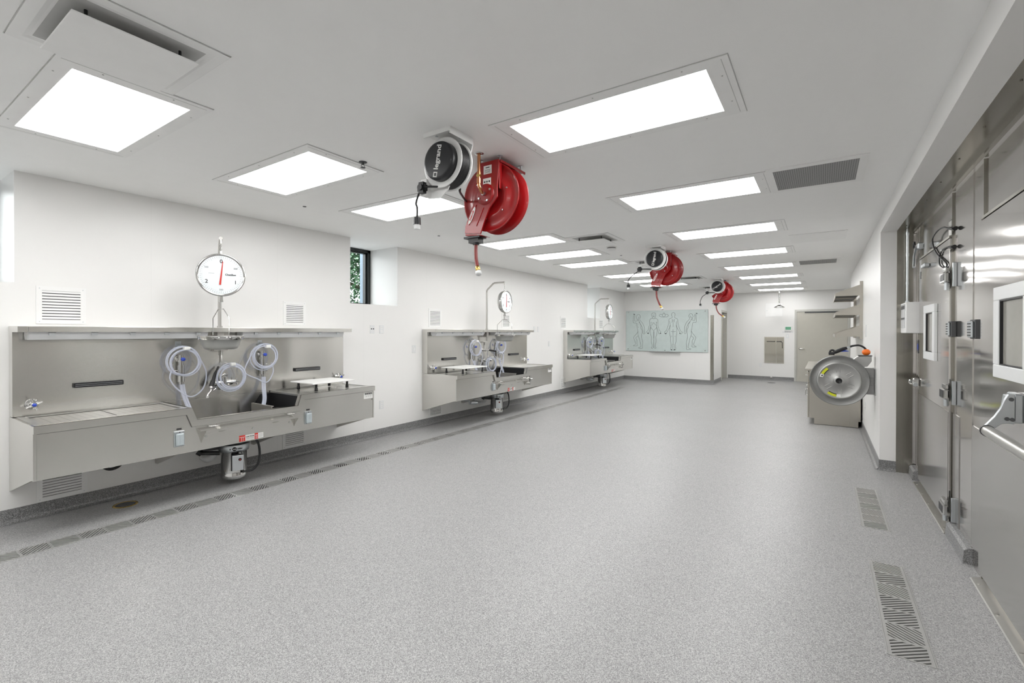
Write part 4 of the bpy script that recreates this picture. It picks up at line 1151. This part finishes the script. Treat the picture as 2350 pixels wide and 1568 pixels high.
def draw(m, pts, closed=False, w_=.006, mirror=None, sm=True):
    P = []
    for x, y in pts:
        if mirror is not None: x = 2 * mirror - x
        a, b = bp(x, y); P.append((a, -.0312, b))
    if sm: P = smoothpath(P, 3, closed)
    m.tube(P, w_ / 2, 4, closed=closed)
m = MB()
side1 = [[(395, 255), (430, 270), (447, 310), (440, 345), (425, 360), (440, 405), (500, 470), (545, 560), (555, 640), (552, 690), (568, 720), (545, 750), (520, 735), (515, 690), (500, 600), (470, 530), (405, 440)],
         [(395, 255), (360, 270), (345, 310), (340, 335), (350, 350), (352, 385), (380, 390), (385, 400), (372, 415), (350, 415), (300, 430), (290, 350), (300, 300), (285, 270)],
         [(262, 275), (265, 300), (255, 400), (262, 470), (335, 475), (345, 500), (358, 560), (372, 640), (380, 690), (330, 760), (270, 830), (290, 900), (310, 960), (320, 1010), (255, 1045), (310, 1050), (370, 1045), (355, 990), (358, 910), (325, 845), (395, 795)],
         [(383, 690), (385, 780), (425, 880), (445, 970), (455, 1070), (390, 1100), (440, 1112), (505, 1108), (500, 1060), (510, 960), (490, 880), (480, 800), (492, 700), (485, 640), (455, 600), (460, 560), (470, 530)]]
for s_ in side1:
    draw(m, s_); draw(m, [(x + 2160 - 2 * x, y - 20 + (0 if y < 600 else 50 * (y - 600) / 500)) for x, y in s_])
for a, b in (((262, 250), (300, 255)), ((1930, 235), (1895, 230))): draw(m, [a, b], w_=.02, sm=False)
draw(m, [(410, 310), (400, 345), (385, 370)], w_=.008); draw(m, [(1755, 290), (1770, 330), (1790, 355)], w_=.008)
draw(m, [(390, 380), (410, 420), (450, 520)]); draw(m, [(1775, 380), (1750, 430), (1705, 500)]); draw(m, [(365, 490), (390, 500)]); draw(m, [(380, 570), (400, 585)])
front = [[(800, 212), (760, 225), (748, 270), (762, 310), (770, 335), (765, 350), (715, 370), (692, 410), (690, 510), (675, 570), (655, 650), (615, 690), (625, 715), (640, 740), (668, 740), (678, 700), (715, 590), (728, 520), (725, 450)],
         [(722, 520), (725, 590), (712, 660), (720, 760), (745, 840), (735, 920), (755, 1010), (762, 1070), (735, 1100), (770, 1112), (800, 1075)],
         [(798, 680), (798, 830), (802, 900), (803, 1080)], [(725, 590), (798, 665)], [(800, 460), (750, 530)], [(770, 350), (800, 368)]]
for s_ in front: draw(m, s_); draw(m, s_, mirror=801)
for a, b in (((640, 730), (665, 735)), ((970, 735), (995, 735))): draw(m, [a, b], w_=.022, sm=False)
draw(m, [(740, 458), (770, 462)]); draw(m, [(860, 462), (890, 445)]); draw(m, [(783, 268), (822, 268)]); draw(m, [(793, 305), (808, 305)], w_=.022, sm=False); draw(m, [(798, 556), (801, 562)], w_=.01, sm=False)
back = [[(1315, 207), (1280, 222), (1268, 265), (1278, 300), (1282, 335), (1215, 365), (1195, 410), (1185, 500), (1160, 590), (1125, 670), (1080, 700), (1095, 740), (1130, 745), (1145, 710), (1210, 600), (1235, 540), (1215, 420)],
        [(1230, 530), (1220, 600), (1222, 740), (1240, 830), (1240, 920), (1255, 1000), (1258, 1060), (1245, 1110), (1255, 1150), (1285, 1155), (1290, 1080), (1295, 1000)],
        [(1282, 375), (1287, 430), (1268, 455)], [(1255, 805), (1280, 810)]]
for s_ in back: draw(m, s_); draw(m, s_, mirror=1313)
draw(m, [(1310, 390), (1310, 570)]); draw(m, [(1308, 630), (1308, 720), (1312, 880), (1310, 1010)]); draw(m, [(1250, 680), (1300, 690), (1375, 680)])
for a, b in (((1100, 735), (1130, 738)), ((1470, 735), (1500, 738)), ((1250, 1140), (1285, 1155)), ((1325, 1155), (1360, 1140))): draw(m, [a, b], w_=.018, sm=False)
draw(m, [(1068, 240), (1100, 260), (1102, 290), (1068, 315), (1032, 295), (1030, 262)], True)
draw(m, [(1030, 275), (990, 248), (952, 270), (960, 305), (1065, 322), (1160, 312), (1178, 275), (1140, 250), (1105, 270)])
draw(m, [(1035, 245), (1068, 208), (1100, 245)])
m.build('body_outlines', 'ink', t)

# end wall beyond the corner
def door(n, axis, pos, a, b, zt, side, depth, lever):
    pass
# door_1: far wall
m = MB()
for a, b, c, d in ((-.71, -.655, 0, 2.18), (.60, .655, 0, 2.18), (-.655, .60, 2.115, 2.18)): m.box(a, b, YE - .03, YE + .02, c, d)
d1 = struct(m.build('door_1', 'frame', bev=.003))
lf = MB().box(-.652, .597, YE - .012, YE + .01, .008, 2.112).build('door_leaf', 'door', d1)
m = MB().lathe([(0, .0), (.028, 0), (.028, .008), (.012, .012), (.012, .05)], (-.575, YE - .012, 1.0), (0, -1, 0), 20).tube([(-.575, YE - .055, 1.0), (-.52, YE - .06, 1.0), (-.45, YE - .055, .995)], .013, 10)
m.build('door_handle', 'chrome', lf)
MB().box(-.45, .55, YE - .03, YE - .012, 2.075, 2.112).build('door_closer_track', 'darkgrey', lf)
# door_2: in the short return wall
m = MB()
for a, b, c, d in ((15.55, 15.60, 0, 2.18), (16.47, 16.52, 0, 2.18), (15.60, 16.47, 2.115, 2.18)): m.box(XS - .15, XS + .012, a, b, c, d)
d2 = struct(m.build('door_2', 'frame', bev=.003))
MB().box(XS - .14, XS - .10, 15.60, 16.47, .008, 2.112).build('door_leaf', 'door', d2)
struct(MB().box(XS - .5, XS - .4, 15.3, YE + .1, 0, CE).build('wall_corridor', 'wall'))

t = thing('wall_access_panel', 'square white access panel on the far wall behind the shower head', 'access panel', (-1.26, YE, 2.19))
MB().box(-.235, .235, -.006, 0, -.21, .215).mat(1).box(-.237, .237, -.003, 0, -.213, .218).build('panel', ['white', 'gap'], t)
MB().cyl((-.19, -.006, -.02), (-.19, -.012, -.02), .01).build('latch', 'zinc', t)
t = thing('steel_wall_recess', 'mirror-like stainless recessed cabinet on the far wall left of the door', 'steel cabinet', (-1.255, YE, .94))
m = MB()
for a, b, c, d in ((-.27, .27, .395, .41), (-.27, .27, -.41, -.395), (-.27, -.255, -.41, .41), (.255, .27, -.41, .41)): m.box(a, b, -.012, 0, c, d)
m.build('frame', 'cabsteel', t)
MB().box(-.255, .06, -.005, 0, -.395, .395).box(.064, .255, -.005, 0, -.395, .395).build('door_panel', 'mirror', t)
MB().box(-.20, .03, -.03, -.006, .255, .275).box(.07, .20, -.03, -.006, .255, .275).tube([(.17, -.02, .26), (.22, -.02, .24), (.225, -.02, .06)], .008, 8).build('grab_handle', 'black', t)
t = thing('thermostat', 'white thermostat with a green screen on the far wall left of the door', 'thermostat', (-.875, YE, 1.605))
MB().bbox(-.10, .10, -.03, 0, -.068, .075, .008).build('case', 'white', t)
MB().box(-.078, .072, -.032, -.029, -.035, .055).build('screen', 'lcd', t)
m = MB().box(-1.03, -.75, YE - .004, YE, 1.487, 1.512); m.mat(1)
for a, b in ((-.97, -.93), (-.92, -.87), (-.86, -.81)): m.box(a, b, YE - .0045, YE - .004, 1.495, 1.503)
tag(m.build('sign_strip', ['diffuser', 'ink'], loc=(-.89, YE, 1.5)), 'narrow grey label strip below the thermostat', 'sign')
t = thing('wall_floor_outlet', 'small round chrome socket in the cove base of the far wall', 'outlet', (-1.33, YE - .012, .075))
MB().lathe([(0, 0), (.035, 0), (.035, .008), (.02, .012), (0, .01)], (0, 0, 0), (0, -1, 0), 20).build('ring', 'chrome', t)
MB().lathe([(0, .0125), (.017, .0125), (.017, .005)], (0, 0, 0), (0, -1, 0), 14).build('socket', 'black', t)
# emergency shower head
t = thing('emergency_shower', 'chrome shower head on a pipe hanging from the ceiling near the far wall', 'shower head', (-1.09, 16.15, CE))
MB().cyl((0, 0, 0), (0, 0, -.43), .017).build('pipe', 'chrome', t)
MB().lathe([(.018, -.38), (.022, -.42), (.04, -.44), (.10, -.47), (.14, -.495), (.145, -.515), (.13, -.52), (0, -.515)], (0, 0, 0), (0, 0, 1), 40).build('shower_rose', 'chrome', t)

# ------------------------------------------------------------------ right wall: cabinet, rack, steel reel
t = thing('steel_base_cabinet', 'stainless base cabinet standing against the right wall behind the steel reel', 'cabinet', (XR - .002, 9.05, 0))
MB().box(-.70, -.02, .004, 2.3, .10, .87).box(-.63, -.05, .006, 2.28, 0.006, .0995).box(-.162, -.157, .0, .003, .01, .869).build('carcass', 'cabsteel', t, bev=.002)
MB().bbox(-.76, -.02, -.01, 2.32, .87, .902, .004).box(-.025, 0, -.01, 2.32, .87, .93).build('countertop', 'cabsteel', t)
for k in range(3):
    d_ = MB().box(-.722, -.703, .02 + .76 * k, .75 + .76 * k, .10, .66).build('cabinet_door', 'cabsteel', t, bev=.002)
    MB().tube([(-.722, .1 + .76 * k, .56), (-.752, .1 + .76 * k, .555), (-.752, .1 + .76 * k, .46), (-.722, .1 + .76 * k, .455)], .006, 8).build('handle', 'chrome', d_)
    d_ = MB().box(-.722, -.703, .02 + .76 * k, .75 + .76 * k, .675, .855).build('drawer', 'cabsteel', t, bev=.002)
    MB().tube([(-.722, .3 + .76 * k, .77), (-.75, .3 + .76 * k, .77), (-.75, .45 + .76 * k, .77), (-.722, .45 + .76 * k, .77)], .006, 8).build('handle', 'chrome', d_)
t = thing('wall_shelf_rack', 'three-tier stainless shelf rack fixed high on the right wall above the cabinet', 'shelf rack', (XR, 9.1, 0))
for y in (0, 1.75):
    MB().box(-.04, 0, y - .02, y + .06, 1.395, 2.30).build('upright', 'cabsteel', t)
for k, z in enumerate((2.08, 1.775, 1.435)):
    m = MB()
    m.box(-.35, -.04, .0, 1.80, z + .022, z + .03).box(-.356, -.35, -.0, 1.80, z - .02, z + .035)
    m.box(-.35, -.345, 0, 1.8, z, z + .03).box(-.06, -.055, 0, 1.8, z, z + .03)
    for q in (0.006, .85, 1.70): m.box(-.344, -.061, q, q + .09, z + .002, z + .0215)
    m.mat(1).box(-.344, -.061, .10, 1.69, z + .015, z + .0215)
    sh = m.build('shelf', ['cabsteel', 'darkgrey'], t)
    for y in (-.006, 1.802): MB().prism([(-.35, z - .005), (-.35, z + .045), (-.04, z + .165), (-.04, z - .005)], 'y', y, y + .004).build('bracket', 'cabsteel', sh)
t = thing('steel_hose_reel', 'large stainless hose reel mounted on the right wall before the steel cabinet', 'hose reel', (XR, 7.0, .91))
cx, cz, yf = -.355, 0.0, -.09
m = MB().lathe([(.215, .012), (.23, .02), (.285, .03), (.296, .018), (.303, .018), (.303, .03), (.285, .045), (.20, .045)], (cx, yf, cz), (0, 1, 0), 72)
m.lathe([(0, .17), (.285, .17), (.296, .165), (.303, .172), (.298, .185), (0, .185)], (cx, yf, cz), (0, 1, 0), 72)
m.build('drum', 'reelsteel', t)
m = MB().lathe([(.033, -.012), (.045, -.012), (.055, .0), (.06, .004), (.20, .004), (.205, .0), (.222, .0), (.224, .012), (.20, .02)], (cx, yf, cz), (0, 1, 0), 72)
for k in range(6):
    a = k * PI / 3 + .6; c_, s_ = math.cos(a), math.sin(a)
    m.tube([(cx + .10 * c_ - .02 * s_, yf + .003, cz + .10 * s_ + .02 * c_), (cx + .16 * c_ - .02 * s_, yf + .003, cz + .16 * s_ + .02 * c_)], .004, 6)
    m.tube([(cx + .10 * c_ + .02 * s_, yf + .003, cz + .10 * s_ - .02 * c_), (cx + .16 * c_ + .02 * s_, yf + .003, cz + .16 * s_ - .02 * c_)], .004, 6)
m.build('face_plate', 'reelface', t)
MB().lathe([(0, .004), (.034, .004), (.034, -.012)], (cx, yf, cz), (0, 1, 0), 28).build('axle_bore', 'black', t)
m = MB()
for k in range(5): m.tube([(cx + .235 * math.cos(a * PI / 24), yf + .06 + .025 * k, cz + .235 * math.sin(a * PI / 24)) for a in range(48)], .013, 8, closed=True)
m.lathe([(.22, .045), (.22, .17)], (cx, yf, cz), (0, 1, 0), 40)
m.build('wound_hose', 'black', t)
m = MB()
def arcband(m, r0, r1, a0, a1, y):
    n = 10; vs = []
    for k in range(n + 1):
        a = a0 + (a1 - a0) * k / n; vs += [(cx + r0 * math.cos(a), y, cz + r0 * math.sin(a)), (cx + r1 * math.cos(a), y, cz + r1 * math.sin(a))]
    m.add(vs, [(2 * k, 2 * k + 1, 2 * k + 3, 2 * k + 2) for k in range(n)])
for a0, a1 in ((math.radians(128), math.radians(155)), (math.radians(233), math.radians(262))):
    m.mat(0); arcband(m, .168, .198, a0, a1, yf + .0025)
    m.mat(1); arcband(m, .160, .170, a0, a1, yf + .002)
m.mat(2); arcband(m, .165, .20, math.radians(156), math.radians(168), yf + .0025); arcband(m, .165, .20, math.radians(263), math.radians(276), yf + .0025)
m.mat(1).lathe([(0, -.001), (.009, -.001), (.009, .003)], (cx + .18 * math.cos(2.82), yf + .003, cz + .18 * math.sin(2.82)), (0, 1, 0), 8)
m.build('warning_label', ['yellow', 'ink', 'paper'], t, label='yellow and black warning labels')
m = MB()
m.box(-.20, 0, .02, .03, -.155, .155).box(-.01, 0, -.12, .20, -.155, .155).box(-.20, -.0, .0, .03, .145, .155).box(-.20, 0, 0, .03, -.155, -.145)
for z in (-.05, .0, .05): m.box(-.2, 0, .008, .022, z - .006, z + .006)
for z in (-.12, -.06, .06, .12): m.cyl((-.03, .02, z), (-.03, .012, z), .007, n=8)
m.box(-.14, -.0, .13, .15, -.155, .155)
m.build('wall_bracket', 'reelface', t, bev=.002)
m = MB().prism([(-.28, .175), (-.20, .155), (-.075, .18), (-.035, .245), (-.035, .305), (-.16, .305), (-.22, .255), (-.29, .225)], 'y', -.03, .09)
m.build('hose_outlet_arm', 'reelface', t, bev=.004)
MB().box(-.165, -.03, -.035, .095, .305, .313).build('roller_plate', 'darkgrey', t)
hs = MB().tube(smoothpath([(-.085, .03, .36), (-.10, .03, .40), (-.15, .03, .43), (-.21, .02, .425), (-.245, .01, .41)], 6), .0115, 10).build('hose', 'black', t)
MB().lathe([(0, .312), (.024, .317), (.039, .332), (.043, .350), (.039, .368), (.024, .383), (0, .388)], (-.085, .03, 0), (0, 0, 1), 28).build('hose_stopper', 'orange', t, label='orange ball stopper')
g_ = MB().tube([(-.245, .01, .41), (-.285, 0, .395)], .013, 10).build('hose_coupling', 'zinc', t)
m = MB().tube([(-.275, 0, .398), (-.31, -.005, .385), (-.36, -.01, .362), (-.40, -.02, .340)], [.017, .022, .023, .02], 12)
m.tube([(-.422 + .022 * math.cos(a * PI / 8), -.02, .347 + .022 * math.sin(a * PI / 8)) for a in range(16)], .012, 8, closed=True).cyl((-.46, -.02, .325), (-.40, -.02, .33), .016, .02)
m.build('spray_gun', 'black', t)
MB().prism([(-.36, .345), (-.30, .372), (-.26, .362), (-.25, .356), (-.30, .353)], 'y', -.015, .005).build('trigger', 'blue', t)

# ------------------------------------------------------------------ cold-room wall fittings
def leaf(n, y0, y1, zt, wy0, wy1, kz=.905):
    m = MB().box(XF - .022, XF, y0, y1, .06, zt)
    d = struct(m.build('door_%d' % n, 'cold', bev=.003))
    MB().box(XF - .026, XF - .022, y0 + .006, y1 - .006, .065, kz).build('kick_plate', 'kick', d, bev=.001)
    m = MB().box(XF - .024, XF, y0 + .001, y1 - .001, zt + .004, zt + .020).box(XF - .010, XF, y0 - .007, y0 - .002, 0.02, 2.54).box(XF - .010, XF, y1 + .002, y1 + .007, .02, 2.54)
    m.build('door_trim', 'colddark', d)
    if wy0:
        fr = MB()
        for a, b, c, e in ((wy0, wy1, 1.262, 1.33), (wy0, wy1, 1.67, 1.74), (wy0, wy0 + .09, 1.33, 1.67), (wy1 - .09, wy1, 1.33, 1.67)): fr.box(XF - .045, XF - .022, a, b, c, e)
        f = fr.build('window_frame', 'plastic', d, bev=.004)
        m = MB()
        a, b = wy0 + .09, wy1 - .09
        for c, e, g, h in ((a, b, 1.33, 1.337), (a, b, 1.663, 1.67), (a, a + .008, 1.33, 1.67), (b - .008, b, 1.33, 1.67)): m.box(XF - .040, XF - .026, c, e, g, h)
        m.build('gasket', 'black', f)
        MB().box(XF - .028, XF - .024, a, b, 1.33, 1.67).build('window_pane', 'darkglass', f)
    m = MB().box(XF - .02, XF, y0, y1, .0, .006)
    return d
dA = leaf(3, 4.72, 6.02, 2.205, 5.14, 5.63)
dB = leaf(4, 2.35, 3.89, 2.17, 3.0, 3.535, .90)
MB().box(XF - .004, XF, 4.50, 4.70, .02, .90).build('frame_kick_plate', 'kick', dA)
MB().box(XF - .004, XF, 3.92, 4.16, .12, .90).build('frame_kick_plate', 'kick', dB)
# thresholds
for k, (a, b) in enumerate(((4.68, 6.1), (2.3, 3.92))):
    m = MB().prism([(XF - .055, 0), (XF, 0), (XF, .02), (XF - .05, .006)], 'y', a, b)
    for q in range(5): m.cyl((XF - .035, a + .1 + (b - a - .2) * q / 4, .008), (XF - .035, a + .1 + (b - a - .2) * q / 4, .014), .007, n=8)
    struct(m.build('trim_%d' % (8 + k), 'steelv'))
def part(mb, name, mats, parent, at, bev=0):
    o = mb.build(name, mats, parent, bev=bev); o.location = at; return o
def hinge(z):
    h = part(MB().bbox(-.034, -.0225, .062, .15, -.06, .03, .004).bbox(-.066, -.0345, -.040, .12, -.05, .025, .008).bbox(-.058, -.0345, -.035, .08, .026, .062, .005), 'door_hinge', 'chrome', dA, (XF, 4.665, z))
    MB().cyl((-.042, .03, -.105), (-.042, .03, -.05), .014).build('hinge_pin', 'zinc', h)
    MB().bbox(-.024, -.001, -.066, -.044, -.085, .09, .003).build('frame_plate', 'zinc', h)
    MB().box(-.0675, -.0655, -.025, .10, -.038, .014).build('insert', 'blackcap', h)
for z in (1.92, 1.055, .20): hinge(z)
h = part(MB().bbox(-.05, 0, -.03, .08, -.04, .04, .008).cyl((-.045, -.02, .0), (-.045, -.14, -.01), .012).bbox(-.075, -.03, .0, .05, -.02, .025, .008), 'door_latch', 'chrome', dA, (XF - .023, 6.0, 1.01))
MB().cyl((-.045, -.12, -.008), (-.045, -.15, -.01), .018).build('latch_knob', 'zinc', h)
def gadget(y, z, lb, w_=.095, h_=.115, m_='darkgrey'):
    t = thing('door_buzzer', lb, 'buzzer', (XF, y, z), 'small ribbed grey boxes on the cold-room wall')
    MB().bbox(-.03, 0, -w_ / 2, w_ / 2, -h_ / 2, h_ / 2, .004).build('case', m_, t)
    m = MB().bbox(-.045, -.03, -w_ / 2 + .012, w_ / 2 - .012, -h_ / 2 + .008, h_ / 2 - .008, .008); m.mat(1)
    for k in range(5): m.box(-.0465, -.045, -w_ / 2 + .02, w_ / 2 - .02, -h_ / 2 + .018 + k * .018, -h_ / 2 + .026 + k * .018)
    m.build('ribbed_cover', ['zinc', 'black'], t)
gadget(4.66, 1.525, 'smaller ribbed grey box on the steel wall right of the far door')
gadget(4.03, 1.52, 'larger ribbed grey box on the steel wall between the two doors', .12, .12)
t = thing('key_switch', 'small dark switch with a blue light left of the far cold-room door window', 'switch', (XF, 6.10, 1.355))
MB().bbox(-.02, 0, -.03, .03, -.065, .065, .004).build('case', 'blackcap', t)
MB().box(-.023, -.019, -.015, .02, -.03, .03).build('indicator', 'blue', t)
# control cabinet
t = thing('control_cabinet', 'white temperature control box on the cold-room wall with conduit above', 'control box', (XF - .002, 6.26, 1.5))
MB().bbox(-.115, 0, -.20, .18, -.008, .302, .004).build('enclosure', 'white', t)
m = MB().box(-.119, -.115, -.14, .13, .045, .245).box(-.118, -.115, -.16, .15, .215, .285); m.build('display', 'diffuser', t)
MB().box(-.121, -.119, -.12, .11, .13, .15).box(-.121, -.119, -.12, .11, .235, .27).build('control_knob', 'darkgrey', t)
m = MB().cyl((-.07, .12, .30), (-.07, .12, 1.088), .011).cyl((-.07, .12, .30), (-.07, .12, .33), .018)
for z in (.5, .8, 1.02): m.cyl((-.07, .12, z), (-.07, .12, z + .03), .0135)
m.build('conduit', 'zinc', t)
# outlets and looped cable, door closer
def boxout(y, z, lb, s_=.055):
    t = thing('steel_wall_outlet', lb, 'outlet', (XF, y, z), 'outlets above the far cold-room door')
    MB().box(-.004, 0, -s_, s_, -s_ * 1.15, s_ * 1.15).build('plate', 'blackcap', t)
    MB().box(-.006, -.004, -s_ + .012, s_ - .004, -s_ * 1.15 + .008, s_ * 1.15 - .008).build('cover', 'steelv', t)
boxout(4.80, 2.29, 'upper black-edged outlet above the far cold-room door'); boxout(4.86, 2.135, 'lower black-edged outlet at the top of the far cold-room door', .05)
# cable: pixel path mapped onto the wall plane
def onF(x, y, X=XF - .03):
    d = fw + rt * ((x - 1175) / F_PX) - up * ((y - CY) / F_PX); return d * (X / d.x) + Vector((0, 0, H))
pth = [(2186, 525), (2178, 525), (2166, 522), (2152, 530), (2141, 546), (2141, 560), (2146, 575), (2155, 588), (2168, 600), (2173, 606), (2172, 612), (2164, 614), (2157, 607), (2156, 595), (2157, 586), (2162, 575), (2170, 569), (2178, 567), (2184, 567)]
CAB = []
for (x, y) in pth: CAB.append(onF(x, y))
t = thing('looped_cable', 'black looped cable with two plugs above the far cold-room door', 'cable', tuple(CAB[9]))
o_ = CAB[9]
MB().tube(smoothpath([p - o_ for p in CAB], 5), .0055, 8).build('cable', 'black', t)
for p, q in ((CAB[0], CAB[1]), (CAB[-1], CAB[-2])): MB().cyl(p - o_ + Vector((.015, 0, 0)), q - o_, .015, .009).build('plug', 'black', t)
m = MB().lathe([(.007, -.006), (.0095, -.006), (.0095, .006), (.007, .006)], CAB[15] - o_, (0, 0, 1), 10); m.build('cable_tie', 'paper', t)
h = part(MB().tube([(-.05, .22, .14), (-.07, .17, .05), (-.09, .03, -.07)], .011, 8).bbox(-.04, -.002, -.12, .04, -.085, -.055, .004), 'door_closer_arm', 'zinc', dA, (XF - .023, 5.6, 2.17))
MB().bbox(-.05, -.002, .14, .24, .11, .17, .01).build('roller_block', 'zinc', h)
MB().tube([(-.065, .23, .13), (-.068, .22, .18), (-.068, .17, .18), (-.068, .16, .15)], .008, 8).build('spring_hook', 'black', h)
MB().box(XF - .024, XF - .022, 5.93, 5.97, 2.015, 2.085).build('sticker', 'darkgrey', dA)
# push bar on the near door
at = (XF - .022, 3.215, 1.07)
h = part(MB().bbox(-.034, 0, -.065, .045, .0, .14, .006), 'push_bar_bracket', 'zinc', dB, at)
arm = [(-.036, .140), (-.058, .138), (-.072, .110), (-.084, .070), (-.104, .030), (-.138, -.020), (-.150, -.045), (-.140, -.062), (-.118, -.052), (-.095, -.020), (-.078, -.004), (-.06, .0), (-.036, -.002)]
MB().prism(arm, 'y', -.088, -.070).prism([(-.036, .01), (-.036, .13), (-.05, .128), (-.06, .05), (-.05, .01)], 'y', -.0698, .03).build('lever_arm', 'zinc', h, bev=.003)
for x, z in ((-.048, .115), (-.062, .022), (-.044, .02)): MB().cyl((x, -.088, z), (x, -.092, z), .009, n=14).build('screw', 'darkgrey', h)
h = part(MB().cyl((-.128, -.092, -.042), (-.128, -.95, -.042), .0255, n=28), 'push_bar', 'steelv', dB, at)
MB().cyl((-.128, -.086, -.042), (-.128, -.098, -.042), .028, n=28).build('tube_collar', 'black', h)
